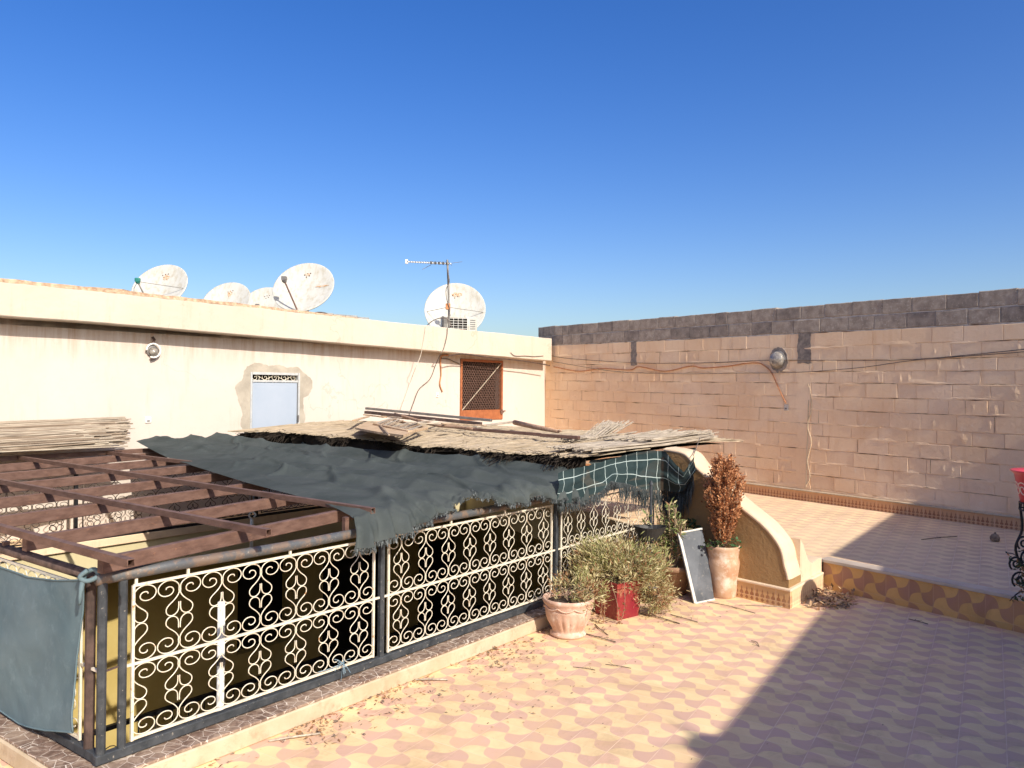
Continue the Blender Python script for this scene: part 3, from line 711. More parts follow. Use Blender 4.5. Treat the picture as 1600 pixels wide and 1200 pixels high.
# ---- roof things
def dish(px, py, dia, wpx, nrm, label, lnb=M_grey, arms=False, bolts=True, basez=2.82, rust=None, lnbpx=None):
    Y = dia*F/wpx
    c = at_y(px, py, Y); n = V(nrm).normalized()
    x = n.cross(Z).normalized(); y = x.cross(n).normalized()
    Mx = Matrix((x, -y, n)).transposed()
    if Mx.determinant() < 0: Mx = Matrix((-x, -y, n)).transposed()
    t = thing('satellite_dish', label, 'satellite dish', (c.x, c.y, basez), 'satellite dishes on the flat roof')
    r = dia/2; m = MB(); dep = .16*r
    pr = [(r*k/10, dep*(k/10)**2 - dep) for k in range(0, 11)]
    pr2 = pr + [(r+.012, .0), (r+.012, -.02)] + [(r*k/10, dep*(k/10)**2-dep-.02) for k in range(9, -1, -1)]
    pr2[0] = (.0001, -dep); pr2[-1] = (.0001, -dep-.02)
    m.lathe(c, pr2, 48, 0, None, Mx); m.build('reflector', M_dishm, t, True)
    def on(a, b, d=0):  # a right b up in dish plane fractions of r
        q = math.hypot(a, b); zz = dep*q*q-dep+.004+d
        return c + Mx @ V((a*r, 0, 0)) * 0 + (x*-1 if False else x)*(a*r) + y*(b*r) + n*zz
    up_ = y if y.z > 0 else -y
    rgt = x if x.x > 0 else -x
    def onp(a, b, d=0): q = math.hypot(a, b); return c + rgt*(a*r) + up_*(b*r) + n*(dep*q*q-dep+.006+d)
    # bolt heads near the top
    if bolts:
        for (a, b_) in ((-.10, .58), (.0, .62), (.07, .55), (-.03, .5), (.1, .64)):
            m = MB(); m.lathe(onp(a, b_), [(.012, 0), (.010, .006)], 8, 0, None, Mx); m.build('bolt', M_rust, t)
    if rust:
        for (a0_, b0_, sx, sy) in rust:
            ol = []; m = MB()
            for i in range(28):
                an = 2*math.pi*i/28; k = 1+.5*fb(math.cos(an)*2+a0_*9, math.sin(an)*2)
                ol.append(onp(a0_+sx*k*math.cos(an), b0_+sy*k*math.sin(an), .0015))
            cc = onp(a0_, b0_, .0015)
            for i in range(28): m.face([cc, ol[i], ol[(i+1) % 28]])
            m.build('rust_stain', M_rustst, t)
    L = None
    if lnbpx:
        L = at_y(lnbpx[0], lnbpx[1], Y-.45)
        bot = onp(.0, -.98); m = MB(); m.tube([bot+n*.02, L], .016, 6); 
        m.build('arm', M_rust if lnb is M_grey else M_grey, t)
        if arms:
            m = MB(); m.tube([onp(-.93, -.1), L], .006, 5); m.tube([onp(.93, -.1), L], .006, 5); m.build('strut', M_grey, t)
        m = MB(); m.tube([L-n*.05, L, L+n*.04], [.03, .045, .035], 8); m.pbox(L-V((.045, .04, .0)), (.09, 0, 0), (0, .08, 0), (0, 0, .07), 0, .01); m.build('receiver_head', lnb, t)
    m = MB(); bk_ = c - n*(dep+.02); m.tube([bk_, bk_-n*.12], .06, 8); pt = bk_-n*.12; m.tube([pt, V((pt.x, pt.y, basez))], .035, 8)
    m.pbox(V((pt.x-.25, pt.y-.25, basez-.01)), (.5, 0, 0), (0, .5, 0), (0, 0, .04)); m.build('mount', M_grey, t)
    return t
cn = V((-.45, -.83, .28))
dish(249, 447, 1.1, 87, (-.08, -.83, .53), 'leftmost white satellite dish with teal receiver head on its arm', M_green, True, rust=[(.05, .5, .11, .10)], lnbpx=(215, 440))
dish(353, 471, 1.1, 76, (-.08, -.83, .53), 'half hidden white dish second from left with rusty spot near top', rust=[(.0, .5, .10, .13)], lnbpx=None)
dish(411, 478, 1.1, 74, (-.08, -.83, .53), 'pale plain dish partly hidden behind the large dish with rust streak', lnbpx=None)
dish(474, 448, 1.1, 95, (-.07, -.84, .52), 'large white dish with grey receiver on arm and orange rust streak', M_grey, rust=[(.0, .6, .08, .05), (.62, .10, .22, .035)], lnbpx=(444, 438))
dish(711, 483, 1.28, 94, (.02, -.88, .40), 'rightmost white dish standing behind the antenna mast and air conditioner', M_copper, True, bolts=True, rust=[(.05, .62, .16, .07)], lnbpx=(700, 480))
# receiver head peeking over edge
m = MB(); p = at_y(402, 477, 11.2); m.pbox(p-V((.03, .02, .10)), (.06, 0, 0), (0, .04, 0), (0, 0, .12), 0, .01); m.tube([p-V((0, 0, .05)), p-V((0, 0, .5))], .015, 6); tag(m.build('receiver_head', M_grey), 'small grey receiver head poking above fascia before the plain dish', 'antenna part')
# air conditioner
p0 = at_y(690, 519, 14.9); p1 = at_y(745, 519, 14.9); ex = V((p1.x-p0.x, .12, 0)); 
zt2 = at_y(715, 494, 14.9).z; zb2 = 2.82
at_ = thing('air_conditioner', 'white air conditioner box with grey slotted grille below far dish', 'air conditioner', p0)
eyn = V((ex.y, -ex.x, 0)).normalized(); b0_ = V((p0.x, p0.y, zb2)); H_ = zt2-zb2
m = MB(); m.pbox(b0_, ex, -eyn*.3, Z*H_, 0, .01); m.build('casing', M_dishm, at_)
m = MB(); m.pbox(b0_+ex*.20+Z*.03+eyn*.002, ex*.52, eyn*.006, Z*(H_-.06)); m.build('grille_shade_plate', M_dark, at_)  # near-black plate on the casing, recess shade put into the colour
m = MB()
for i in range(9): m.bar(b0_+ex*.20+Z*(.04+i*(H_-.08)/8)+eyn*.015, b0_+ex*.72+Z*(.04+i*(H_-.08)/8)+eyn*.015, .006, .006)
for i in range(5): q = b0_+ex*(.20+.13*i)+eyn*.018; m.bar(q+Z*.03, q+Z*(H_-.03), .006, .006, V((1, 0, 0)))
m.build('grille', M_plastic, at_)
m = MB(); m.pbox(b0_+ex*.0-eyn*-.003+Z*.02, ex*.16, eyn*.01, Z*(H_-.04)); m.build('side_panel', M_grey, at_)
m = MB()
for i in range(9): m.pbox(b0_+ex*.80+Z*(.05+i*(H_-.08)/9)+eyn*.001, ex*.15, eyn*.006, Z*.012)
m.build('louvre', M_gpot, at_)
# antenna
Ya = 14.7
at_ = thing('tv_antenna', 'rusty mast with comb shaped television aerial pointing left', 'antenna', at_y(700, 520, Ya))
top = at_y(699, 406, Ya); btm = at_y(702, 520, Ya); btm.z = 2.7
m = MB(); m.tube([btm, at_y(701, 460, Ya), top], .019, 8); m.build('mast', M_grey, at_)
m = MB(); q0 = at_y(636, 409, Ya-.1); q1 = at_y(705, 412, Ya+.05); m.tube([q0, q1], .011, 6); m.pbox(q0-V((.03, .03, .04)), (.045, 0, 0), (0, .06, 0), (0, 0, .08)); m.build('boom', M_plastic, at_)
m = MB()
for i in range(17):
    c_ = q0.lerp(q1, (i+.5)/17); L_ = .10+.006*i; m.tube([c_-V((.02, L_, 0)), c_+V((.02, L_, 0))], .005, 4)
for i in range(5): c_ = q0.lerp(q1, .55+.09*i); m.pbox(c_-V((.02, .03, .025)), (.035, 0, 0), (0, .06, 0), (0, 0, .05))
m.build('element', M_gpot, at_)
m = MB(); m.tube([at_y(660, 421, Ya-.1), at_y(673, 414, Ya)], .005, 5); m.build('reflector_rod', M_grey, at_); m = MB(); m.tube([at_y(700, 412, Ya), at_y(722, 409, Ya+.3)], .004, 5); m.build('reflector_rod', M_grey, at_)
m = MB(); c_ = at_y(700, 479, Ya); m.pbox(c_-V((.045, .03, .06)), (.09, 0, 0), (0, .05, 0), (0, 0, .12), 0, .008); m.build('clamp', M_copper, at_)
q = [at_y(a, b_, Ya-.04) for a, b_ in ((699, 420), (702, 440), (697, 452), (698, 468), (703, 485), (699, 500), (704, 516))]
m = MB(); m.tube(cr(q, 4), .008, 5); m.build('lead', M_cable, at_)
q = [at_y(a, b_, 14.5) for a, b_ in ((664, 512), (675, 502), (688, 497), (700, 499), (706, 512))]
m = MB(); m.tube(cr(q, 5), .010, 6); tag(m.build('cable', M_cable), 'dark cable arching over the roof edge before air conditioner', 'cable')
q = [at_y(a, b_, 12.2) for a, b_ in ((488, 490), (497, 488), (508, 489), (514, 493))]
m = MB(); m.tube(cr(q, 5), .010, 6); tag(m.build('cable', M_cable), 'short looped cable on roof edge right of the large dish', 'cable')
# far grey block parapet behind roof
fp = thing('far_parapet', 'low grey block parapet on roof behind the leftmost dishes', 'wall', at_y(230, 460, 20))
M_gb2 = simple('far_grey_block', (.22, .22, .22), (.34, .34, .33), 5, .95, .5, .008, 60)
pa = at_y(138, 452, 19.0); pb = at_y(560, 494, 24.0)
d_ = (pb-pa); d_.z = 0; Ld = d_.length; d_.normalize(); nn = V((-d_.y, d_.x, 0))
m = MB(); s = 0; k = 0
while s < Ld:
    w_ = .42; hz = pa.z + (pb.z-pa.z)*s/Ld; m.pbox(V((pa.x, pa.y, 2.6))+d_*s, d_*(w_-.012), nn*.2, Z*(hz-2.6+R.uniform(-.02, .02)), 0, .01); s += w_
m.build('block', M_gb2, fp)
m = MB(); q = at_y(140, 448, 13); m.pbox(q-V((0, 0, .5)), (.55, .05, -.03), (0, .3, 0), (0, 0, .5)); m.build('loose_brick', M_rawedge, fp)

# ---------------------------------------------------------------- wing wall
wt_ = thing('curved_wall', 'swooping ochre stucco wing wall with curved top beside the step', 'wall', P0)
prof = []
for (px, py) in ((1229, 940), (1228, 905), (1227, 884), (1221, 858), (1207, 836), (1189, 817), (1173, 804), (1158, 792), (1140, 776), (1113, 752), (1089, 731), (1070, 709)):
    p = at_pl(px, py, P0, FN); prof.append(((p-P0).dot(FD), p.z))
prof[0] = (0.0, 0.0); prof[1] = (.0, prof[1][1]); prof.append((1.35, prof[-1][1]+.03))
cv = cr([V((a, b_, 0)) for a, b_ in prof], 5)
side = [P0 + FD*max(0, p.x) + Z*p.y for p in cv] + [P0 + FD*1.35]
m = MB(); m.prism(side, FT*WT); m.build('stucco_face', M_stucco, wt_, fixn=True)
# rounded top strip, paler from wear and from sunlight painted in
m = MB(); cc = cv[5:]
for i, p in enumerate(cc):
    q = P0 + FD*max(0, p.x) + Z*p.y; j = min(i+1, len(cc)-1); k = max(i-1, 0)
    tg = (FD*(cc[j].x-cc[k].x) + Z*(cc[j].y-cc[k].y)).normalized(); nr = FT.cross(tg).normalized()
    if nr.dot(Z - FD) < 0: nr = -nr
    e = .012; wv = .006*fb(i*.4, 2)
    m.v += [q - nr*.02 - FT*.002, q+nr*.004 - FT*.002, q + nr*(e+wv) + FT*.05, q + nr*(e+wv) + FT*(WT-.05), q + nr*.004 + FT*(WT+.002), q-nr*.02+FT*(WT+.002)]
for i in range(len(cc)-1):
    for k in range(6):
        a = i*6+k; b_ = i*6+(k+1) % 6; m.f.append((a, b_, b_+6, a+6)); m.m.append(0)
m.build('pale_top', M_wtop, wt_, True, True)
M_sk2 = skirtmat('wing_skirting_tiles', P0, FD, .005, .15, (.62, .38, .17), (.33, .15, .07))
M_sk3 = skirtmat('wing_end_skirting_sunlit', P0, FT, .005, .15, (.76, .56, .34), (.60, .38, .24))  # same tiles in paler colours, the end face's sunlight painted in
FN_ = FN
ed = -FD  # end face outward
m = MB(); m.pbox(P0+FN*.03+ed*.03, FD*1.3, -FN*.03, Z*.15); sk2 = m.build('skirting', M_sk2, wt_)
m = MB(); m.pbox(P0+ed*.032+FT*.0+FN*.028, FT*.86, -ed*.032, Z*.15); m.build('skirting', M_sk3, wt_)
m = MB(); m.pbox(P0+FN*.04+ed*.04+Z*.15, FD*1.3, -FN*.042, Z*.022, 0, .006); m.build('skirting_cap', M_wtop, wt_)
m = MB(); m.pbox(P0+ed*.041+FN*.039+Z*.149, FT*.87, -ed*.04, Z*.024, 0, .006); m.build('skirting_cap', M_wtop, wt_)
# low crumbling block beyond
m = MB(); ol = [(0.28, 0), (.86, 0), (.86, .30), (.74, .31), (.60, .29), (.50, .33), (.42, .42), (.36, .50), (.28, .56)]
m.prism([P0+FT*a+Z*b_ + FD*.0 for a, b_ in ol], FD*.35); m.build('crumbling_block', M_wtop, wt_, fixn=True)

# ---------------------------------------------------------------- courtyard opening
ct = thing('courtyard_well', 'sunken inner courtyard with olive painted gallery walls below the railings', 'courtyard', ab(0, 0, .1))
def L0(b): return -.061*b
m = MB()
slab = .33
# four inner slab edges z .1 .. -.25
cor = [ab(0, .05), ab(wellR(0), .05), ab(wellR(BB), BB), ab(L0(BB), BB)]
for i in range(4):
    p, q = cor[i], cor[(i+1) % 4]; d = (q-p).normalized(); out = V((d.y, -d.x, 0))
    ztp = [.0, .27, .10, 0][i]
    m.pbox(p+Z*(-.27), q-p, out*.08, Z*(.27+ztp))
m.build('slab_edge', M_slab, ct)
GF = -3.0
gl = MB(); gb_ = BB+1.15
# gallery back wall with openings (a0,a1,z0,z1)
def openings(): 
    o = []
    for (x0, x1, yt, yb) in ((372, 452, 884, 1000), (505, 600, 880, 1100), (655, 722, 850, 1100)):
        o.append((x0, x1, yt, yb))
    return o
ops = []
for (x0, x1, yt, yb) in openings():
    p = at_pl(x0, yt, ab(0, gb_), W); q = at_pl(x1, yb, ab(0, gb_), W)
    ops.append(((p-ab(0, gb_)).dot(U), (q-ab(0, gb_)).dot(U), GF if yb > 1050 else max(GF, q.z), min(-.5, p.z)))
def GP(a, z, off=0): return ab(a, gb_, z) 
cuts = sorted([-3, 12] + [x for o in ops for x in o[:2]])
wallpieces(gl, -3, 12, GF, -.25, ops, lambda s, z, o=0: ab(s, gb_, z), -W, .2)
gl.pbox(ab(-2.8, -1.5, GF), W*9, U*.1, Z*2.75)
gl.pbox(ab(9.6, -.5, GF), W*8, U*.1, Z*2.75)
gl.pbox(ab(-2.8, -1.2, GF), U*13, W*.1, Z*2.75)
gl.build('gallery_wall', M_olive, ct)
m = MB()
m.pbox(ab(-1.3, BB+.01, -.26), U*12, W*1.3, Z*.1); m.pbox(ab(-2.8, -1.3, -.26), U*13, W*1.25, Z*.1); m.pbox(ab(-2.8, -.05, -.26), U*2.4, W*6.5, Z*.1)
m.prism([ab(wellR(0)+.09, .05, -.26), ab(9.7, .05, -.26), ab(9.7, BB, -.26), ab(wellR(BB)+.09, BB, -.26)], Z*.1)
m.build('gallery_ceiling', M_olive, ct)
m = MB(); m.pbox(ab(-1, gb_+.3, GF), U*12, W*.1, Z*2.8); m.build('dark_rooms', M_dark, ct)  # black panel behind the openings stands for unlit rooms
m = MB(); m.pbox(ab(-1.4, -1.3, GF-.2), U*12, W*9.2, Z*.2); m.build('courtyard_floor', M_conc, ct)
# lower gallery railing
m = MB(); zr = at_pl(400, 1062, ab(0, BB-.2), W).z
m.bar(ab(-1, BB-.2, zr), ab(9, BB-.2, zr), .05, .05); m.bar(ab(-1, BB-.2, zr-.75), ab(9, BB-.2, zr-.75), .04, .04)
for i in range(50): m.tube([ab(-1+.2*i, BB-.2, zr-.75), ab(-1+.2*i, BB-.2, zr)], .009, 5)
for i in range(25):
    c_ = ab(-.9+.4*i, BB-.2, zr-.3); m.tube([c_ + U*math.cos(a*.5)*(.01+.005*a) + Z*math.sin(a*.5)*(.01+.005*a) for a in range(20)], .006, 4)
m.build('gallery_railing', M_black, ct)
m = MB(); m.pbox(ab(-1, BB-.3, zr-1.0), U*10, W*.9, Z*.12); m.build('gallery_deck', M_olive, ct)
dp0 = at_b(346, 940, 1.6); dp1 = at_b(346, 1108, 1.6)
cp = thing('white_pipe', 'sunlit sliver inside the courtyard built as a white upright tube', 'pipe', (dp1.x, dp1.y, -3))
m = MB(); m.tube([V((dp0.x, dp0.y, -3)), V((dp0.x, dp0.y, dp0.z))], .028, 10); m.build('pipe_shaft', M_plastic, cp, True)  # bright sliver of sun in the well, put in as a white tube
m = MB(); zz2 = at_b(346, 1032, 1.6).z; m.tube([V((dp0.x, dp0.y, zz2-.03)), V((dp0.x, dp0.y, zz2+.03))], .034, 10); m.build('joint', M_grey, cp)
lp0 = at_b(393, 850, 3.2); lp1 = at_b(391, 812, 3.2)
cp = thing('curled_pole', 'white pole with small curled hook top rising between pergola beams', 'pole', (lp0.x, lp0.y, -1))
m = MB(); m.tube([V((lp0.x, lp0.y, lp0.z-.05)), V((lp0.x, lp0.y, lp1.z))], .018, 8); m.build('shaft', M_plastic, cp, True)
m = MB(); m.tube(cr([V((lp0.x, lp0.y, lp1.z)), V((lp0.x-.03, lp0.y, lp1.z+.04)), V((lp0.x, lp0.y, lp1.z+.08)), V((lp0.x+.04, lp0.y, lp1.z+.05)), V((lp0.x+.02, lp0.y, lp1.z+.025))], 4), .008, 6); m.build('hook', M_plastic, cp)
# curb around
kt = thing('courtyard_curb', 'low cream curb capped with dark veined marble round the courtyard railing', 'curb', ab(0, 0))
m = MB(); m.pbox(ab(-.16, -.155, 0), U*(5.45), W*.225, Z*.098, 0, .008); m.pbox(ab(-.16, .07, 0), W*7-U*.061*7, U*.21, Z*.098, 0, .008)
m.build('curb_body', M_curb, kt)
m = MB(); m.pbox(ab(-.148, -.145, .099), U*(5.42), W*.21, Z*.014, 0, .002); m.pbox(ab(-.148, .065, .099), W*7-U*.061*7, U*.19, Z*.013, 0, .002)
m.build('marble_cap', M_marble, kt)
m = MB()
m.pbox(ab(wellR(0)-.03, .0, .18), (ab(wellR(BB), BB)-ab(wellR(0), 0)), U*.10, Z*.10+Z*.04, 0, .01); m.build('end_curb', M_wtop, kt)
m = MB(); m.pbox(ab(-.2, BB-.04, .06), U*(wellR(BB)+.3), W*.16, Z*.09, 0, .006); m.build('back_curb', M_wtop, kt)

# ---------------------------------------------------------------- railings
ZB, ZM, ZT = .185, .545, .925
def scroll_strands(w, h):
    """strands for one unit centred x=0, row centred y=0, period w, height h"""
    s = w/2; H2 = h/2; kx = s/.114; ky = H2/.195
    rx = .0545; ry = .0455; cx, cy = .057, .1475; pts = []
    prof = [(0, 1.0), (90, .98), (180, .97), (250, .88), (320, .66), (380, .46), (440, .32), (500, .22), (540, .13)]
    for i in range(20):
        th = 540*(1-i/19)
        for (a0, r0), (a1, r1) in zip(prof[:-1], prof[1:]):
            if a0 <= th <= a1: rr = r0+(r1-r0)*(th-a0)/(a1-a0); break
        ang = math.radians(195 - th); sh = (1-rr)
        pts.append((cx+.006*sh+rx*rr*math.cos(ang), cy-.004*sh+ry*rr*math.sin(ang)))
    pts += [(.004, .118), (.016, .097), (.033, .079), (.054, .061), (.067, .043), (.067, .023), (.057, .008), (.041, .002), (.024, .006), (.011, .018), (.006, .032), (.0045, .050), (.0045, .070)]
    out = []
    for sx in (1, -1):
        for sy in (1, -1): out.append([(x*sx*kx, y*sy*ky) for x, y in pts])
    return out
def panel(P, a0, a1, n_per, start_heart, mt, name, parent, z=(ZB, ZM, ZT), r=.0028, clipR=False, sub=2, sides=5):
    m = MB(); w = (a1-a0)/n_per
    for (z0, z1) in ((z[0], z[1]), (z[1], z[2])):
        h = (z1-z0)-.012; zc = (z0+z1)/2
        nn_ = int(math.ceil(n_per))+1
        for k in range(nn_):
            cx = k*w + (0 if start_heart else w/2)
            for st in scroll_strands(w, h):
                xs = [cx+x for x, _ in st]
                if max(xs) < w*.02+.001 or min(xs) > (a1-a0)-w*.02: continue
                if min(xs) < -.012 or max(xs) > (a1-a0)+.012: continue
                pts = cr([P(a0+cx+x, zc+y) for x, y in st], sub)
                m.tube(pts, r, sides)
        # edge half hearts when starting on a heart handled by clip
    e = .006
    for zz in (z[0], z[1], z[2]): m.bar(P(a0, zz), P(a1, zz), .012, .012)
    for aa in (a0, a1): m.bar(P(aa, z[0]-.01), P(aa, z[2]+.0), .013, .013, (P(1, 0)-P(0, 0)))
    return m.build(name, mt, parent)
PF = lambda a, z: ab(a, 0, z)
ft = thing('front_railing', 'white scrollwork railing on dark posts along front of the courtyard', 'railing', ab(0, 0, .11))
xa = [a_of_px(p) for p in (210, 585, 608, 862, 877)] + [5.34]
panel(PF, xa[0], xa[1], 6.5, True, M_iron, 'scroll_panel', ft, sub=3)
panel(PF, xa[2], xa[3], 8, False, M_iron, 'scroll_panel', ft)
panel(PF, xa[4], xa[5], 8, False, M_iron, 'scroll_panel', ft)
# posts
pa_ = [a_of_px(p) for p in (194, 597, 869)]
for i, a in enumerate(pa_):
    m = MB(); m.bar(ab(a, 0, .165), ab(a, 0, .962), .034, .034, U, 0, .004) if i else m.tube([ab(a, 0, .165), ab(a, 0, .962)], .021, 10); m.build('post', M_post, ft, False)
    if i:
        m = MB(); m.bar(ab(xa[1] if i == 1 else xa[3], 0, ZM), ab(xa[2] if i == 1 else xa[4], 0, ZM), .012, .012); m.build('link_bar', M_iron, ft)
m = MB(); m.bar(ab(pa_[0], 0, ZM), ab(xa[0], 0, ZM), .012, .012); m.build('link_bar', M_iron, ft)
m = MB(); m.bar(ab(0, 0, ZM), ab(pa_[0], 0, ZM+.01), .008, .008); m.build('link_bar', M_brownpost, ft)
m = MB(); m.tube([ab(.0, 0, .165), ab(.0, 0, .97)], .022, 10); m.build('corner_post', M_post, ft)
m = MB(); m.bar(ab(-.03, 0, .143), ab(5.40, 0, .143), .042, .046, Z, 0, .004); m.build('base_rail', M_post, ft)
pz = .985
m = MB(); pts = [ab(-.03+5.45*i/14, 0, pz+.004*math.sin(i*1.7)) for i in range(15)]; m.tube(pts, .028, 12); m.build('top_pipe', M_pipe, ft, True)
for px in (214, 295, 454, 705, 789):
    m = MB(); a = a_of_px(px); m.bar(ab(a, 0, ZT), ab(a, 0, pz-.02), .012, .012, U); m.build('spacer', M_iron, ft)
# left railing
PL = lambda b_, z: ab(L0(b_), b_, z)
lt_ = thing('side_railing', 'white scrollwork side railing half covered by the hanging blue cloth', 'railing', ab(0, .0, .11))
panel(PL, .20, 1.95, 7.5, False, M_iron, 'scroll_panel', lt_); panel(PL, 2.15, 4.9, 12, False, M_iron, 'scroll_panel', lt_, sub=1, sides=4)
m = MB(); m.tube([PL(.11, .165), PL(.11, .965)], .024, 10); m.build('post', M_brownpost, lt_)
m = MB(); m.tube([PL(2.05, .165), PL(2.05, .965)], .02, 10); m.build('post', M_post, lt_)
m = MB(); m.bar(PL(0.03, ZM), PL(.20, ZM), .012, .012); m.build('link_bar', M_iron, lt_)
m = MB(); m.bar(PL(.025, .142), PL(BB, .142), .042, .045, Z, 0, .004); m.build('base_rail', M_post, lt_)
m = MB(); m.tube([PL(.03, pz-.003), PL(2.6, pz+.005), PL(BB, pz)], .027, 12); m.build('top_pipe', M_brownpost, lt_, True)
# back railing
PBk = lambda a, z: ab(a, BB, z)
M_ironsil = simple('silhouette_ironwork', (.035, .025, .02), (.12, .09, .07), 20, .6, .2, .001, 100)  # ironwork darkened, the backlit silhouette is put into the colour
kt2 = thing('back_railing', 'far scrollwork railing seen against cream wall between the beams', 'railing', ab(0, BB, .13))
zz_ = (.20, .53, .87)
for (a0, a1, n_) in ((-.25, 1.9, 9.0), (2.05, 4.15, 9.0), (4.3, 6.4, 9.0), (6.55, 8.0, 6.0)):
    panel(PBk, a0, a1, n_, False, M_ironsil if a0 < 3 else M_ironsil, 'scroll_panel', kt2, zz_, .0042, sub=1, sides=4)
for a in (-.33, 1.975, 4.22, 6.47, 8.1):
    m = MB(); m.bar(PBk(a, .1), PBk(a, .96), .035, .035, U); m.build('post', M_black, kt2)
m = MB(); m.tube([PBk(-.35, .96), PBk(8.2, .96)], .022, 8); m.build('top_pipe', M_brownpost, kt2, True)
m = MB(); m.bar(PBk(-.35, .165), PBk(8.2, .165), .04, .03, Z); m.build('base_rail', M_black, kt2)

# ---------------------------------------------------------------- pergola
pg = thing('pergola_frame', 'rusty steel pergola frame of deep beams and thin cross tubes over courtyard', 'pergola', ab(0, 0, 1.0))
azb = rad(28.5); BD = V((math.sin(azb), math.cos(azb), 0)); BN = V((-BD.y, BD.x, 0))
zb0, zb1 = 1.024, 1.098
q1 = at_z(205, 861.5, zb1); beams = []
# left limit line a = L0(b) ; beams every .775 along BN
for i in range(-0, 8):
    o_ = q1 + BN*.776*i
    # param t where a == L0(b)-.03
    rel = o_ - ab(0, 0); a, b_ = rel.dot(U), rel.dot(W); da, db = BD.dot(U), BD.dot(W)
    tl = (-.061*b_ - .04 - a)/(da + .061*db)
    # right limit : a = 5.2 + .455 b-ish or b> BB
    tr = (BB+.05-b_)/db if db > 0 else 9
    tr2 = (5.3-a)/da
    tt = min(tr, tr2)
    if tt-tl < .3: continue
    p, q = o_+BD*tl, o_+BD*tt; p.z = q.z = (zb0+zb1)/2
    m = MB(); m.bar(p, q, .042, .074, Z, 0, .003); m.build('beam', M_rust, pg)
    beams.append((p, q))
tops = [((205, 880), -54.3), ((420, 832), -54.1), ((583, 798), -53.2), ((712, 773), -53.2)]
tubes = []
for (pp, az_) in tops:
    e = at_z(pp[0], pp[1], 1.118); d = V((math.sin(rad(az_)), math.cos(rad(az_)), 0))
    bb = (e-ab(0, 0)).dot(W); L_ = (BB+.12-bb)/d.dot(W); q = e+d*L_
    m = MB(); 
    wv, hv = .036, .036
    sd = d.cross(Z).normalized()
    # hollow square tube: four walls
    for (ox, oz, w_, h_) in ((-wv/2, -hv/2, wv, .004), (-wv/2, hv/2-.004, wv, .004), (-wv/2, -hv/2+.004, .004, hv-.008), (wv/2-.004, -hv/2+.004, .004, hv-.008)):
        m.pbox(e+sd*ox+Z*oz, d*L_, sd*w_, Z*h_)
    m.build('cross_tube', M_rust, pg); tubes.append((e, q))
for aa in (3.25, 4.05, 4.8):
    m = MB(); m.bar(ab(aa, .02, 1.118), ab(aa-.2, BB+.1, 1.118), .036, .036); m.build('cross_tube', M_rust, pg)
# short uprights between pipe and beams
for px in (160, 545, 668):
    a = a_of_px(px, 0) if px > 200 else .02
    m = MB(); m.bar(ab(a, .03, pz), ab(a, .03, 1.06 if px < 200 else 1.09), .03, .03, U); m.build('upright', M_rust, pg)
for b_ in (1.05, 2.0, 3.0, 4.0):
    m = MB(); m.bar(PL(b_, pz), PL(b_, 1.03), .03, .03, W); m.build('upright', M_rust, pg)

# ---------------------------------------------------------------- shade net
nt = thing('shade_net', 'large dark grey shade net draped over the middle of pergola', 'shade net', ab(3, 2.5, 1.15))
def left_a(b_):
    pts = [(-.25, 1.36), (-.1, 1.45), (.6, 1.62), (1.8, 1.85), (3.24, 2.2), (4.4, 2.5), (5.6, 2.75)]
    for (x0, y0), (x1, y1) in zip(pts[:-1], pts[1:]):
        if b_ <= x1: return y0+(y1-y0)*(b_-x0)/(x1-x0)
    return pts[-1][1]
def right_a(b_): 
    pts = [(-.25, 3.85), (0, 3.95), (.3, 4.1), (1.07, 4.35), (2.9, 4.35), (4.3, 4.35), (5.6, 4.5)]
    for (x0, y0), (x1, y1) in zip(pts[:-1], pts[1:]):
        if b_ <= x1: return y0+(y1-y0)*(b_-x0)/(x1-x0)
    return pts[-1][1]
bq = (q1-ab(0, 0)).dot(BN)
def netz(a, b_):
    e = min(1, max(.10, (a-left_a(b_))/.45))
    wa = a + .05*b_ + .05*fb(a*.7, b_*.6, 3, 2)
    dt = abs(((wa - 2.43)/.82 + .5) % 1 - .5)*.82
    dt2 = abs(((wa - 2.05 + .08*fb(b_*.6, 2))/.82 + .5) % 1 - .5)*.82
    pbn = (ab(a, b_)-ab(0, 0)).dot(BN) - bq
    db = abs((pbn/.776 + .5 + .06*fb(a, b_, 5, 2)) % 1 - .5)*.776
    z = 1.135 + e*.070*math.exp(-(dt/.085)**1.4) + e*.064*math.exp(-(dt2/.055)**1.4)*(.4+.9*abs(fb(b_*.8, 7)))
    z += e*.022*math.exp(-(db/.10)**1.4)*(.35+1.3*abs(fb(a*.8, b_*.9, 11, 2)))
    z += e*(.034*fb(a*.8, b_*.45, 1, 2) + .030*max(0, 1-abs(fb(a*1.7-b_*.5, b_*.5, 31, 2))/.07) + .016*fb(a*3.4, b_*.8, 4, 2) + .005*fb(a*11, b_*5, 6, 2))
    z += -.035*math.exp(-max(b_, 0)/.16) + .014*math.sin(a*34+3*fb(a*3, 0))*math.exp(-max(b_, 0)/.18)*e
    z += .10*max(0, (b_-4.2)/1.4)**1.3
    return max(z, 1.141 if b_ > .35 else 1.10)
dl_ = [(1.2, .20), (1.65, .16), (1.95, .10), (2.2, .045), (2.36, .0), (2.58, .0), (2.72, .05), (2.95, .10), (3.3, .09), (3.65, .12), (3.95, .17)]
def drape(a):
    for (x0, y0), (x1, y1) in zip(dl_[:-1], dl_[1:]):
        if a <= x1: return y0+(y1-y0)*max(0, (a-x0))/(x1-x0)
    return dl_[-1][1]
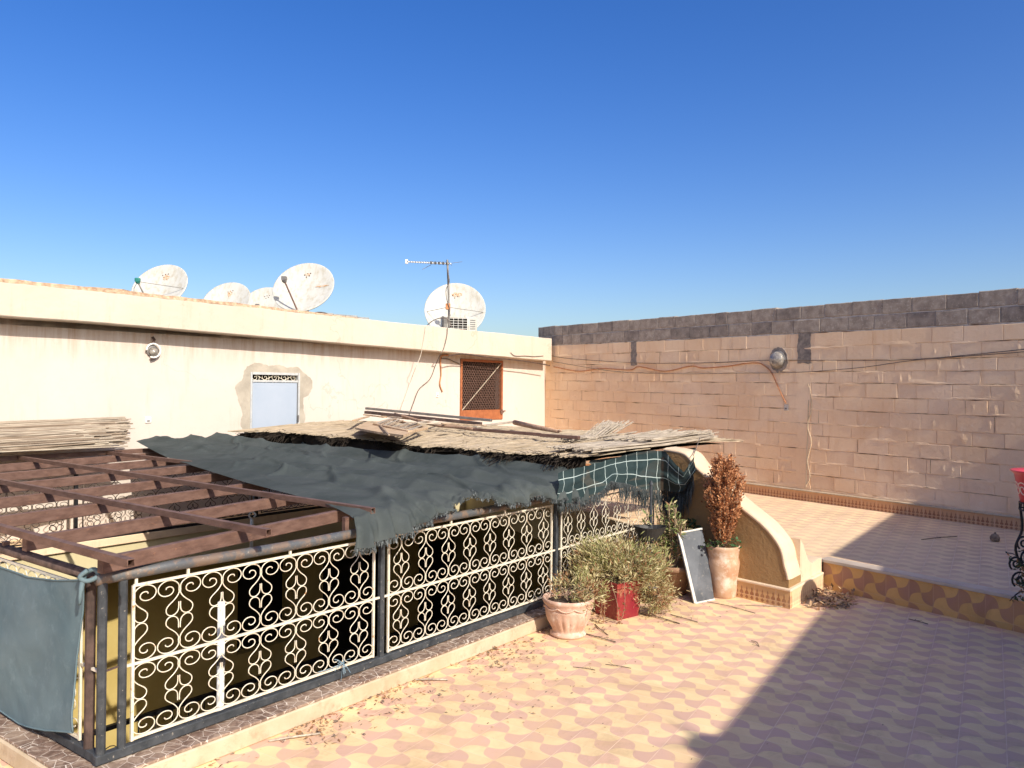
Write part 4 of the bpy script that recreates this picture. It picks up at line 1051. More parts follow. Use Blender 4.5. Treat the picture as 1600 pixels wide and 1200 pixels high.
def netf(s, t_):
    if t_ > .08:
        b_ = (t_-.08)/.92*5.6; la, ra = left_a(b_), right_a(b_); a = la+(ra-la)*s
        bb = b_ - .03; edge = min(1, s*18); 
        z = netz(a, b_)
        z = z - (1-edge)*.02
        return ab(a, bb, z)
    k = 1-t_/.08; la, ra = left_a(-.1*k), right_a(-.1*k); a = la+(ra-la)*s
    dr = drape(a); z0 = netz(a, 0)
    fold = (.034*math.sin(a*34+3*fb(a*3, k*.4)) + .018*math.sin(a*71+4*fb(a*5, 1)))*(.3+.7*k)
    pull = .05*k*(1 if a < 2 else .3)
    return ab(a - .12*k*max(0, 2.1-a), -.03 - .09*math.sin(k*math.pi/2) - fold - pull, z0 - dr*(k**1.2) + .01*fb(a*20, k*3))
m = MB(); m.grid(netf, 190, 230); m.build('net_sheet', M_net, nt, True)
m = MB()
for i in range(1500):
    s = R.random(); e = netf(s, 0.0); L_ = R.uniform(.008, .038)*(1.2 if s < .25 or s > .6 else .7)
    d = V((R.uniform(-.4, .4), R.uniform(-.35, .2), -1)); w_ = R.uniform(.0007, .002)
    m.face([e-U*w_, e+U*w_, e+d*L_*.6+V((R.uniform(-.01, .01),)*3)+U*w_*.7, e+d*L_])
m.build('fringe', M_fringe, nt)
# bunched corner over the middle post
m = MB()
for k in range(9):
    o_ = ab(3.72+R.uniform(-.06, .10), -.04+R.uniform(-.04, .02), 1.10); e = ab(3.66+R.uniform(-.02, .03), -.035, pz-R.uniform(.02, .16))
    m.tube(cr([o_, o_.lerp(e, .5)+V((R.uniform(-.02, .02),)*3), e], 3), [.03, .03, .026, .022, .02, .014, .008], 6)
m.build('bunched_corner', M_net, nt, True)
m = MB()
for k in range(6):
    a = 3.67+R.uniform(-.02, .03); m.bar(ab(a, -.03, pz+.03), ab(a+R.uniform(-.02, .02), -.045, .80+R.uniform(-.05, .08)), .016, .005, V((1, 0, 0)))
m.build('dangling_strip', M_brownpost, nt)

# gridded curtain net
gt = thing('hanging_net', 'dark green net with pale grid lines and long fringe hanging under reeds', 'shade net', ab(5, -.05, 1.2))
def lerp(pts, x):
    if x <= pts[0][0]: return pts[0][1]
    for (x0, y0), (x1, y1) in zip(pts[:-1], pts[1:]):
        if x <= x1: return y0+(y1-y0)*(x-x0)/(x1-x0)
    return pts[-1][1]
# image-informed heights at distances along the front rail
cur = [(872, 740, 786), (890, 734, 786), (915, 727, 778), (940, 722, 768), (955, 718, 752), (975, 712, 755), (1000, 706, 762), (1020, 703, 764), (1040, 705, 768), (1056, 726, 770), (1068, 738, 766), (1085, 712, 742)]
bc = -.10
def curpt(px, py, d=0):
    if px < 1026: return at_b(px, py, bc-d)
    p1_ = at_b(px, py, bc-d); p2_ = at_pl(px, py, P0+FN*(.06+d), FN); 
    return p2_ if (p2_-CAM).length < (p1_-CAM).length else p1_
px0, px1 = cur[0][0], cur[-1][0]
def curt(s, t_):
    px = px0+(px1-px0)*s; y0 = lerp([(c[0], c[1]) for c in cur], px); y1 = lerp([(c[0], c[2]) for c in cur], px)
    py = y0+(y1-y0)*t_; p = curpt(px, py)
    f_ = .022*math.sin(px*.085+1.2*fb(px*.01, t_*2)+t_*1.5) + .03*fb(px*.016, t_*2.0) + .05*t_*fb(px*.01, 3)
    f_ = max(-.05, f_)
    return p + (CAM-p).normalized()*(.05+f_)*1.0 + U*(.035*fb(px*.02, t_*3, 9)+.02*math.sin(t_*6+px*.05))*t_ + Z*.015*fb(px*.03, t_*2, 2)
m = MB(); m.grid(curt, 130, 24, 0, True); m.build('net_sheet', M_net2, gt, True)
m = MB()
for i in range(1300):
    s = R.random()**.75; e = curt(s, 1.0)
    L_ = (.05+.06*R.random()) if s < .45 else R.uniform(.09, .24)
    if s > .72: L_ *= 1.4
    w_ = R.uniform(.0014, .0034); c1 = e+V((R.uniform(-.015, .015), 0, -L_*.5)); c2 = e+V((R.uniform(-.03, .03), R.uniform(-.02, .02), -L_))
    m.face([e-U*w_, e+U*w_, c1+U*w_, c2, c1-U*w_])
m.build('fringe', M_fringe, gt)
m = MB(); m.tube([at_b(1094, 683, bc), curpt(1083, 713, .02)], .004, 5); m.build('tie_string', M_cable, gt)
# dark inner back of bunched net below the reeds (second layer of cloth)
m = MB(); m.grid(lambda s, t_: ab(4.35+2.2*s, .12+.05*fb(s*4, t_*3), 1.24-.26*(1-t_)*(.6+.4*math.sin(s*7))), 30, 8); m.build('inner_fold', M_net, gt, True)

# ---------------------------------------------------------------- reed roof
rt_ = thing('reed_roof', 'weathered reed thatch covering right part of the pergola', 'reed roof', ab(5.5, 2.5, 1.25))
def reedz(a, b_): return 1.275 + .03*fb(a*.8, b_*.8, 2) + .045*math.sin(max(0, min(1, (a-4.2)/3.2))*math.pi) + .03*(b_/5.6)
def redge(b_): return 4.15 + .16*fb(b_*1.7, 3.3) + .10*fb(b_*5, 1) + (.18 if 1.2 < b_ < 2.0 else 0) - (.12 if b_ > 4.6 else 0)
m = MB()
m.grid(lambda s, t_: ab(redge(.1+5.3*t_)+.10+(7.35+.12*t_-redge(.1+5.3*t_))*s, .1+5.3*t_, reedz(redge(0)+3.2*s, 5.4*t_)-.012), 30, 40)
m.build('reed_bed', M_reed, rt_, True)
m = MB(); m.grid(lambda s, t_: ab(redge(.1+5.3*t_)+.06+(7.3-redge(.1+5.3*t_))*s, .12+5.2*t_, reedz(redge(0)+3.2*s, 5.4*t_)-.05), 24, 30); m.build('reed_shade_sheet', M_reedd, rt_)  # dark sheet below the bed, its shade put into the colour
m = MB()
for i in range(5200):
    b_ = .02+5.5*R.random(); a = redge(b_) - .03 + (3.35+.1*b_/5)*R.random()**.9; L_ = R.uniform(.35, 1.1)
    if a+L_ > 7.55+R.uniform(-.1, .1): a = 7.5-L_
    if R.random() < .14: a = redge(b_)+R.uniform(-.13, .06)
    dv = R.uniform(-.06, .06); r_ = R.uniform(.0035, .007)
    p = ab(a, b_, reedz(a, b_)+R.uniform(-.004, .014)); q = ab(a+L_, b_+dv*L_*2, reedz(a+L_, b_)+R.uniform(-.004, .016))
    m.tube([p, q], r_, 4, 0, False)
m.build('reeds', M_reed, rt_)
m = MB()   # frayed ends along left edge, their shade painted in as near-black
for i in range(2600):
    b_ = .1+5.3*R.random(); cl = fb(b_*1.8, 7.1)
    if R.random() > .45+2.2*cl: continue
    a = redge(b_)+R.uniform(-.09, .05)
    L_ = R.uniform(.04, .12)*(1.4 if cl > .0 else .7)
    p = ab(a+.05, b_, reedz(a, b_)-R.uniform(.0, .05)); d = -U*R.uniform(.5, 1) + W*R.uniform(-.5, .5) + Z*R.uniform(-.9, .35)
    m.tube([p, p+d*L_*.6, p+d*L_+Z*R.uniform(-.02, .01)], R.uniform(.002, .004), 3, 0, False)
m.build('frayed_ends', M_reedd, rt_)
m = MB(); m.grid(lambda s, t_: ab(redge(.1+5.35*s)+.07+.03*fb(s*20, t_*2), .1+5.35*s, (reedz(redge(.1+5.35*s), .1+5.35*s)-.02)*(1-t_)+1.10*t_), 60, 3); m.build('reed_shade_sheet', M_reedd, rt_)  # dark skirt added for the shadow band between reeds and net
# front cane mats
def mat_canes(m, o, du, dv, L, Wd, n, z, jit=.03, rr=(.005, .009), fan=0, layers=1, tilt=0):
    for i in range(n):
        v_ = R.random(); st = R.uniform(-jit, jit)*4; p = o+dv*(v_*Wd)+du*st + Z*(z+R.uniform(-.01, .012)*layers)
        ang = fan*(v_-.4)+R.uniform(-.018, .018); d = (du+dv*ang).normalized()
        LL = L+R.uniform(-jit, jit)*5; mid = p+d*LL*.5+Z*R.uniform(-.006, .006)
        m.tube([p, mid, p+d*LL+Z*tilt+Z*R.uniform(-.01, .014)], R.uniform(*rr), 5)
m1 = MB(); mat_canes(m1, ab(4.35, -.02), U, W, 2.25, .50, 190, 1.345, .05, (.004, .009), .0, 1.5, .02)
o1 = m1.build('cane_mat', M_cane); tag(o1, 'pale grey cane mat lying along front edge of the reed roof', 'cane mat')
m1 = MB()
for v0, fan, n_, L_ in ((.02, 0, 60, 1.25), (.30, .10, 50, 1.1)):
    mat_canes(m1, ab(5.35, v0), U, W, L_, .28, n_, 1.385, .06, (.004, .008), fan, 1.5, .02)
o1 = m1.build('cane_bundle', M_cane2 if False else M_cane); tag(o1, 'loose splayed canes jutting from right front corner of the reed roof', 'cane bundle')
m1 = MB(); mat_canes(m1, ab(5.2, .75), (U*1+W*.20).normalized(), W, 1.25, .22, 60, 1.36, .05, (.004, .008), .10, 1.5, .13)
o1 = m1.build('cane_bundle', M_cane); tag(o1, 'small cane bundle tilted upward behind the splayed front canes', 'cane bundle')
# left cane roll at back
m1 = MB(); a_end = a_of_px(190, BB); 
p_t = at_b(120, 660, BB+.25); p_b = at_b(120, 700, BB-.1)
for i in range(420):
    tt = R.random(); b_ = BB-.15+.75*tt; zc = p_b.z + .02 + (p_t.z-p_b.z-.02)*tt**.8
    ae = (at_b(195, 680, b_)-ab(0, b_)).dot(U) + R.uniform(-.5, .06) + .18*fb(tt*5, 3)
    a0 = -3.5+R.uniform(0, .8)
    if R.random() < .5: a0 = ae-R.uniform(.8, 2.2)
    z_ = zc + R.uniform(-.012, .012)
    m1.tube([ab(a0, b_, z_+R.uniform(-.01, .01)), ab((a0+ae)/2, b_+R.uniform(-.01, .01), z_-.01), ab(ae, b_+R.uniform(-.03, .03), z_+R.uniform(-.03, .035))], R.uniform(.004, .009), 5, 0 if R.random() < .5 else 1)
for i in range(14):
    aa = -3.2+.36*i; m1.tube([ab(aa+.02*math.sin(k*2.1), BB-.15+.75*k/8, p_b.z+.035+(p_t.z-p_b.z-.02)*(k/8)**.8) for k in range(9)], .004, 4, 1)
o1 = m1.build('cane_mat', [M_cane, M_cane2]); tag(o1, 'rolled out cane mat over the far left end of pergola', 'cane mat')
m = MB(); m.grid(lambda s, t_: ab(-3.4+(a_end+3.1)*s, BB-.12+.7*t_, p_b.z+.0+(p_t.z-p_b.z-.02)*t_**.8-.008), 20, 6); ob = m.build('mat_backing', M_cane2); ob.parent = o1
m = MB(); m.bar(ab(-3, BB+.02, 1.115), ab(6, BB+.02, 1.115), .05, .05); ob = m.build('back_beam', M_rust, pg)

# ---------------------------------------------------------------- pile on the reed roof
def rp(px, py, z): return at_z(px, py, z+.05)
def plank(name, p, q, w, h, mt, label, cat='plank', upv=(0, 0, 1)):
    m = MB(); m.bar(p, q, w, h, upv, 0, .004); return tag(m.build(name, mt), label, cat)
zr_ = 1.36
plank('metal_profile', rp(572, 638, 1.52), rp(768, 657, 1.40), .05, .035, M_grey, 'upper long grey metal profile lying on top of the debris pile', 'metal profile')
plank('metal_profile', rp(571, 644, 1.49), rp(752, 662, 1.385), .06, .04, M_brownpost, 'second long dark metal profile just below the top one', 'metal profile')
m = MB(); m.tube(cr([rp(617, 647, 1.47), rp(650, 656, 1.42), rp(680, 664, 1.38), rp(710, 667, 1.37), rp(742, 671, 1.36)], 6), .020, 10)
for i in range(40):
    pass
tag(m.build('pole', M_bark, None, True), 'curved orange bark pole with spiral wrapping across debris pile', 'pole')
plank('metal_pipe', rp(740, 671, 1.36), rp(845, 679, 1.345), .035, .035, M_rust, 'straight rusty pipe continuing from end of the curved pole', 'pipe')
m = MB(); m.tube([rp(804, 660, 1.40), rp(835, 667, 1.37), rp(872, 674, 1.36)], [.032, .030, .022], 10); m.tube([rp(872, 674, 1.36), rp(877, 673, 1.37)], .014, 6); tag(m.build('log', M_bark, None, True), 'short round log lying at right end of the pile', 'log')
plank('plank', rp(742, 667, 1.36), rp(804, 659, 1.39), .07, .02, M_cane, 'pale flat plank right of the pile pointing at the log')
plank('metal_pipe', rp(845, 680, 1.345), rp(905, 684, 1.34), .05, .035, M_rust, 'short dark wooden batten right of rusty pipe near canes', 'batten')
pl = [rp(555, 671, 1.355), rp(572, 662, 1.38), rp(606, 665, 1.37), rp(645, 678, 1.35), rp(630, 683, 1.345), rp(590, 678, 1.35)]
m = MB(); m.prism(pl, Z*.022); tag(m.build('plywood_sheet', M_ply, None, False, True), 'warped plywood sheet at the front of debris pile', 'plywood')
ft2 = thing('wooden_crate_frame', 'broken wooden crate frame with slats behind the plywood sheet', 'crate', rp(640, 668, 1.36))
c4 = [rp(585, 663, 1.40), rp(612, 655, 1.42), rp(666, 669, 1.37), rp(640, 675, 1.37)]
for i in range(4):
    m = MB(); m.bar(c4[i], c4[(i+1) % 4], .04, .03, Z, 0, .003); m.build('frame_bar', M_ply, ft2)
for i in range(9):
    k = (i+.5)/9; m = MB(); m.bar(c4[0].lerp(c4[3], k)+Z*.01, c4[1].lerp(c4[2], min(1, k+R.uniform(-.08, .08)))+Z*.02, .03, .008); m.build('slat', M_wood if i % 2 else M_cane, ft2)
labs = ['thin leaning stick at left end of the debris pile', 'short orange brown offcut at far left of the pile', 'grey split lath crossing middle of debris pile', 'dark offcut stick between profiles and crate', 'long pale lath beneath the two metal profiles', 'brown stick under the curved pole near its middle', 'weathered board piece under upper left of metal profiles']
ends = [((590, 660), (608, 680), .02), ((553, 657), (575, 651), .05), ((640, 662), (690, 655), .03), ((596, 650), (640, 655), .03), ((650, 661), (735, 664), .03), ((690, 662), (760, 665), .025), ((570, 648), (602, 652), .06)]
for i, (l, (p, q, w_)) in enumerate(zip(labs, ends)):
    plank('stick', rp(*p, 1.41+.01*(i % 3)), rp(*q, 1.38+.012*(i % 4)), w_, .016, [M_wood, M_ply, M_cane, M_wood, M_cane, M_wood, M_ply][i], l, 'stick')

# ---------------------------------------------------------------- cloth on side railing
cl = thing('cloth', 'faded blue grey cloth tied to the side railing near corner post', 'cloth', PL(.5, .6))
ln = (PL(1, 0)-PL(0, 0)).normalized(); lnN = V((ln.y, -ln.x, 0)); lnN = lnN if lnN.dot(CAM-PL(0, 0)) > 0 else -lnN
lo = PL(0, 0) + lnN*.045
topc = [(-420, 650), (-200, 770), (-60, 858), (0, 888), (42, 902), (93, 906), (136, 905)]
botc = [(-420, 890), (-200, 985), (-60, 1070), (0, 1111), (31, 1131), (71, 1141), (115, 1144)]
def clf(s, t_):
    x = s*6; i = min(5, int(x)); k = x-i
    def sp(c): return (c[i][0]+(c[i+1][0]-c[i][0])*k, c[i][1]+(c[i+1][1]-c[i][1])*k)
    a = sp(topc); b_ = sp(botc); px = a[0]+(b_[0]-a[0])*t_ - (7*math.sin(t_*math.pi) if s > .9 else 0)*(s-.9)*10; py = a[1]+(b_[1]-a[1])*t_
    p = at_pl(px, py, lo, lnN)
    d = s*t_
    f_ = .018*math.sin((s*9+t_*5))*(1-abs(2*t_-1)*.4) + .012*math.exp(-((1-s)*12-(t_)*3)**2) + .02*fb(s*2+t_, t_*1.5, 5, 2) + .002*fb(s*20, t_*8)
    return p + lnN*f_
m = MB(); m.grid(clf, 90, 50); m.build('cloth_sheet', M_cloth, cl, True)
m = MB(); hem = [clf(i/60, 1) for i in range(61)]; m.tube(hem, .005, 5); m.tube([clf(i/60, 0) for i in range(61)], .005, 5); m.tube([clf(1, i/30) for i in range(31)], .005, 5); m.build('hem', M_cloth, cl, True)
kn = clf(1, 0); m = MB()
m.tube(cr([kn, kn+V((.01, .0, .03)), kn+V((.05, .0, .05)), kn+V((.07, .0, .02)), kn+V((.03, -.02, 0)), kn+V((.0, -.03, .02)), kn+V((.03, -.02, .05))], 4), .011, 8)
m.tube(cr([kn+V((.01, -.02, .01)), kn+V((.005, -.03, -.05)), kn+V((-.005, -.02, -.11))], 4), [.012]*4+[.009]*3+[.006]*2, 8)
m.build('knot', M_cloth, cl, True)
# blue string tied on front rail
m = MB(); kp = at_b(536, 1036, -.03)
for i in range(16):
    d = V((R.uniform(-1, 1), R.uniform(-.6, .2), R.uniform(-1, 1))); m.tube([kp, kp+d*.03, kp+d*.05+Z*-.01], .0018, 4)
m.tube(cr([kp, at_b(515, 1045, -.02), at_b(497, 1050, -.02)], 4), .002, 4); m.tube(cr([kp, at_b(530, 1080, -.05), at_z(518, 1105, .03)], 5), .0012, 4)
M_bstr = simple('blue_string', (.16, .24, .30), (.26, .36, .42), 30, .8, 0)
tag(m.build('string', M_bstr), 'frayed pale blue string knotted round bottom of the front railing', 'string')

# ---------------------------------------------------------------- pots and plants
def leafy(m, c, n, R3, size, mats, wgt, up_b=.3, narrow=.28, clumps=30, holes=True):
    cs = []
    for i in range(clumps):
        while True:
            v_ = V((R.uniform(-1, 1), R.uniform(-1, 1), R.uniform(-1, 1)))
            if v_.length < 1: break
        v_ = v_.normalized()*(v_.length**.45)
        cs.append((V((v_.x*R3[0], v_.y*R3[1], v_.z*R3[2])), R.choices(mats, wgt)[0], v_))
    for i in range(n):
        cc_, mm, v_ = R.choice(cs); sp = .165*max(R3)
        p = V(c)+cc_+V((R.gauss(0, sp), R.gauss(0, sp), R.gauss(0, sp)))
        d = (v_*.9+V((R.uniform(-1, 1), R.uniform(-1, 1), R.uniform(-.7, 1)+up_b))).normalized()
        L_ = size*R.uniform(.6, 1.4); sd = d.cross(V((R.uniform(-1, 1), R.uniform(-1, 1), R.uniform(-1, 1)))).normalized()*L_*narrow*.5
        mi = mm if R.random() < .7 else R.choices(mats, wgt)[0]
        nb = d.cross(sd).normalized()*L_*.12
        m.face([p, p+d*L_*.5+sd+nb, p+d*L_, p+d*L_*.5-sd+nb], mi)
    return cs
def stems(m, o, cs, r=.004, n=20, mi=0):
    for cc_, _, _v in R.sample(cs, min(n, len(cs))):
        e = cc_; m.tube(cr([V(o), V(o).lerp(e, .5)+V((R.uniform(-.03, .03), R.uniform(-.03, .03), .03)), e], 3), r, 4, mi, False)
# scalloped clay pot
pc = at_z(889, 998, 0); pc = pc + V((0, .10, 0)); 
pt = thing('flower_pot', 'squat scalloped clay pot with fluted belly on the tiles', 'pot', pc)
pr = [(.02, .0), (.125, 0), (.138, .008), (.14, .022), (.125, .032), (.118, .042), (.124, .055), (.130, .07), (.138, .085), (.146, .10), (.154, .115), (.161, .13), (.167, .145), (.172, .16), (.178, .195), (.182, .205), (.178, .214), (.182, .23), (.186, .25), (.196, .262), (.202, .275), (.200, .29), (.190, .295), (.178, .285), (.168, .25), (.10, .25), (.001, .25)]
def flute(a, z): return 1 + (.075*(abs(math.cos(a*9))**.8-.5)*math.exp(-((z-.105)/.05)**2) if .04 < z < .19 else 0)
m = MB(); m.lathe(pc, pr, 144, 0, flute); m.build('pot_body', M_clay, pt, True)
m = MB(); 
for k in range(9):
    a0 = 2*math.pi*k/9; 
    m.tube(cr([pc+V((.187*math.cos(a0+d), .187*math.sin(a0+d), .240-.020*math.sin(t_*math.pi))) for t_, d in [(i/10, 2*math.pi/9*i/10) for i in range(11)]], 2), .006, 6)
m.build('garland', M_clay, pt, True)
m = MB(); m.lathe(pc, [(.001, .262), (.10, .258), (.172, .256)], 24); m.build('soil', M_soil, pt)
def plantobj(name, label, c, n, R3, size, mats, wgt, root, extra=0, narrow=.28, clumps=30, st=25, up_b=.3):
    t = thing(name, label, 'plant', root); m = MB(); cs = leafy(m, c, n, R3, size, list(range(len(mats))), wgt, up_b, narrow, clumps); m.build('leaves', mats, t)
    m = MB()
    for cc_, _, v_ in cs[:st]:
        e = V(c)+cc_; m.tube(cr([V(root), V(root).lerp(e, .5)+V((R.uniform(-.03, .03), R.uniform(-.03, .03), .02)), e], 3), .0035, 4, 0, False)
    m.build('stems', M_stem, t); return t
plantobj('dry_shrub', 'half dry straggly plant growing from the scalloped clay pot', pc+V((.08, .02, .33)), 1500, (.20, .16, .10), .042, [L_g, L_y, L_b], [3, 5, 3], pc+Z*.25, narrow=.2)
# red square planter
rc_ = at_z(962, 968, 0)+V((.03, .14, 0)); rpot = thing('planter', 'sun faded red square plastic planter beside the scalloped pot', 'planter', rc_)
ax = V((math.cos(rad(-33)), -math.sin(rad(-33)), 0)); ax = V((.80, .60, 0)).normalized(); ay = V((-ax.y, ax.x, 0))
m = MB(); hb, ht, hz = .125, .16, .31
def sq(h, z, o=0): return [rc_+ax*(sx*h)+ay*(sy*h)+Z*z for sx, sy in ((-1, -1), (1, -1), (1, 1), (-1, 1))]
rings = [sq(hb, 0), sq(ht-.01, hz-.045), sq(ht+.006, hz-.04), sq(ht+.01, hz), sq(ht-.012, hz), sq(ht-.03, hz-.04)]
for rgn in rings: m.v += rgn
for i in range(len(rings)-1):
    for k in range(4): a = i*4+k; b_ = i*4+(k+1) % 4; m.f.append((a, b_, b_+4, a+4)); m.m.append(0)
m.f.append((3, 2, 1, 0)); m.m.append(0); m.build('planter_body', M_redpot, rpot)
m = MB(); m.face(sq(ht-.025, hz-.035)); m.build('soil', M_soil, rpot)
plantobj('dry_shrub', 'large bushy grey green shrub spilling over the red planter', rc_+V((.03, .02, .42)), 9500, (.36, .22, .115), .048, [L_g, L_y, L_b], [4, 8, 1.8], rc_+Z*.28, narrow=.17, clumps=75, st=60, up_b=.7)
plantobj('dry_shrub', 'low straw coloured growth trailing to tiles right of red planter', rc_+V((.34, .0, .24)), 2600, (.16, .14, .19), .042, [L_g, L_y, L_b], [2, 6, 3], rc_+V((.3, .1, .1)), narrow=.17, clumps=40)
# hanging dry sprigs below the planter
sp = thing('dry_sprig', 'dry drooping sprigs hanging in front of the red planter', 'plant', rc_+V((0, -.2, .3))); m = MB(); ml = MB()
for (x0, y0, x1, y1) in ((940, 905, 941, 985), (955, 910, 967, 985), (975, 905, 968, 980), (938, 920, 934, 975)):
    p = at_y(x0, y0, rc_.y-.22); q = at_y(x1, y1, rc_.y-.25); pp = cr([p, p.lerp(q, .5)+V((.02, -.03, 0)), q], 5); m.tube(pp, .0022, 4)
    for c_ in pp[-6:]:
        for k in range(7):
            d = V((R.uniform(-1, 1), R.uniform(-1, 1), R.uniform(-1, .3))).normalized()*.028; s_ = d.cross(V((0, 1, .3))).normalized()*.004; ml.face([c_, c_+d*.5+s_, c_+d, c_+d*.5-s_])
m.build('stems', M_stem, sp); ml.build('leaves', L_b, sp)
# grey pot & terracotta pot behind
gp = at_z(1016, 944, 0)+V((0, .09, 0)); t = thing('flower_pot', 'small dark grey plastic pot on tiles right of the red planter', 'pot', gp)
m = MB(); m.lathe(gp, [(.001, 0), (.075, 0), (.095, .13), (.102, .13), (.102, .15), (.092, .15), (.085, .12), (.001, .12)], 28); m.build('pot_body', M_gpot, t, True)
tp = at_z(1057, 934, 0)+V((.0, .17, 0)); t = thing('flower_pot', 'dull terracotta pot standing in shade behind the leaning board', 'pot', tp)
m = MB(); m.lathe(tp, [(.001, 0), (.12, 0), (.155, .22), (.17, .225), (.172, .27), (.155, .27), (.145, .22), (.001, .22)], 32); m.build('pot_body', M_dterra, t, True)
t = thing('succulent', 'tall yellow green succulent with fleshy leaves beside hanging planter', 'plant', tp+Z*.2)
m = MB(); ms = MB()
for i in range(34):
    an = R.uniform(0, 2*math.pi); rr = R.uniform(.03, .24); hgt = R.uniform(.38, .78)*(1.12-rr*1.2); e = tp+V((rr*math.cos(an)*1.1-.04, rr*math.sin(an)*.7, .2+hgt*.8))
    ms.tube(cr([tp+Z*.2, (tp+Z*.2).lerp(e, .5)+V((.02*math.cos(an), 0, -.02)), e], 3), .006, 5, 0, False)
    for k in range(26):
        q = (tp+Z*.2).lerp(e, R.uniform(.25, 1.0)**.7); d = V((R.uniform(-1, 1), R.uniform(-1, 1), R.uniform(-.2, 1.2))).normalized(); L_ = R.uniform(.04, .075); s_ = d.cross(V((R.uniform(-1, 1), R.uniform(-1, 1), .4))).normalized()*L_*.16; nb = d.cross(s_).normalized()*L_*.1
        mi = R.choices([0, 1, 2], [5, 3, .8])[0]
        m.face([q, q+d*L_*.45+s_, q+d*L_, q+d*L_*.5+nb], mi); m.face([q, q+d*L_*.5+nb, q+d*L_, q+d*L_*.45-s_], mi)
m.build('leaves', [L_s, L_y, L_b], t); ms.build('stems', M_stem, t)
t = thing('leafy_plant', 'dark broad leaved plant rising behind top of the leaning board', 'plant', tp+V((.16, .1, .1)))
m = MB(); c_ = at_y(1080, 826, 7.35); ms = MB(); ms.tube([c_-Z*.55, c_-Z*.02], .008, 6)
for i in range(46):
    an = R.uniform(0, 6.28); d = V((math.cos(an), math.sin(an), R.uniform(-.1, 1.0))).normalized(); q = c_+V((R.uniform(-.05, .05), R.uniform(-.05, .05), R.uniform(-.10, .05))); L_ = R.uniform(.06, .10); s_ = d.cross(Z).normalized()*L_*.25
    m.face([q, q+d*L_*.5+s_, q+d*L_-Z*.01, q+d*L_*.5-s_+Z*.01])
m.build('leaves', L_d, t); ms.build('stem', M_stem, t)
# tall pot with dried conifer
tp2 = at_z(1135, 936, 0)+V((.0, .12, 0)); t = thing('tall_pot', 'tall pale terracotta jar pot holding the dried conifer', 'pot', tp2)
k = .150; pr = [(.001, 0), (.112, 0), (.122, .01), (.125, .10), (.132, .18), (.146, .27), (.150, .31), (.143, .345), (.138, .36), (.141, .372), (.143, .42), (.150, .44), (.152, .46), (.147, .47), (.134, .462), (.13, .42), (.001, .42)]
m = MB(); m.lathe(tp2, pr, 48); m.build('pot_body', M_terra, t, True)
m = MB(); m.lathe(tp2, [(.001, .43), (.13, .425)], 24); m.build('soil', M_soil, t)
t = thing('dried_conifer', 'upright dead conifer with rust brown foliage in the tall pot', 'plant', tp2+Z*.42)
m = MB(); ms = MB(); ms.tube(cr([tp2+Z*.40, tp2+V((.01, 0, .6)), tp2+V((0, 0, .9)), tp2+V((.01, 0, 1.15))], 4), [.016]*4+[.012]*4+[.008]*4+[.004], 7)
c0 = tp2
for i in range(190):
    h = R.uniform(.53, 1.28); hn = (h-.50)/.80; wr = .180*math.sin(min(1, hn*1.25+.12)*math.pi*.5)*(1 if hn < .62 else max(.1, 1-((hn-.62)/.42)**2)); an = R.uniform(0, 6.28); rr = wr*R.random()**.4
    e = c0+V((rr*math.cos(an), rr*math.sin(an), h)); b_ = c0+V((rr*.35*math.cos(an), rr*.35*math.sin(an), max(.46, h-.22)))
    ms.tube([b_, b_.lerp(e, .5)+V((.01*math.cos(an), .01*math.sin(an), -.01)), e], .0025, 4, 0, False)
    for k in range(66):
        q = b_.lerp(e, R.uniform(.35, 1.08))+V((R.gauss(0, .011), R.gauss(0, .011), R.gauss(0, .014))); d = (V((math.cos(an)*.6, math.sin(an)*.6, .7))+V((R.uniform(-.9, .9), R.uniform(-.9, .9), R.uniform(-.6, .8)))).normalized(); L_ = R.uniform(.016, .034); s_ = d.cross(V((R.uniform(-1, 1), R.uniform(-1, 1), .2))).normalized()*L_*.26
        m.face([q, q+d*L_*.5+s_, q+d*L_, q+d*L_*.5-s_], R.choices([0, 1], [3, 1])[0])
m.build('foliage', [L_r, L_r2], t); ms.build('trunk', M_stem, t)
t = thing('small_weed', 'small round leaved green weeds round foot of the dried conifer', 'plant', tp2+Z*.43)
m = MB()
for (ox, oy, n_, sz, mi) in ((.10, -.08, 34, .03, 0), (-.09, -.07, 30, .035, 1), (-.16, -.06, 14, .04, 1), (.04, -.1, 14, .025, 0)):
    for i in range(n_):
        q = tp2+V((ox+R.gauss(0, .025), oy+R.gauss(0, .02), .46+R.uniform(-.01, .09 if mi == 0 else .05))); d = V((R.uniform(-1, 1), R.uniform(-1, .3), R.uniform(-.3, .8))).normalized(); s_ = d.cross(V((.2, -.4, 1))).normalized()*sz*.42; m.face([q, q+d*sz*.4+s_, q+d*sz, q+d*sz*.4-s_], mi)
m.build('leaves', [leafm('weed_green', (.05, .13, .05), (.09, .20, .08), .2), L_d], t)
# leaning board
q0 = at_z(1086, 943, 0); q1_ = at_z(1116, 937, 0); tq0 = at_y(1060, 833, q0.y+.26); tq1 = at_y(1097, 826, q0.y+.34)
bd = thing('leaning_board', 'grey painted board with pale edges leaning beside the tall pot', 'board', q0)
nrm = (q1_-q0).cross(tq0-q0).normalized(); nrm = nrm if nrm.dot(CAM-q0) > 0 else -nrm
m = MB(); m.prism([q0, q1_, q1_.lerp(tq1, .5)+V((.01, 0, 0)), tq1, tq0], -nrm*.025); m.build('panel', M_boardg, bd, False, True)
m = MB()
m.bar(q0+nrm*.004, tq0+nrm*.004, .030, .012, nrm); m.bar(q0+nrm*.003, q1_+nrm*.003, .018, .010, nrm); m.bar(tq0+nrm*.003, tq1+nrm*.003, .016, .010, nrm); m.build('edge_strip', M_boardw, bd)
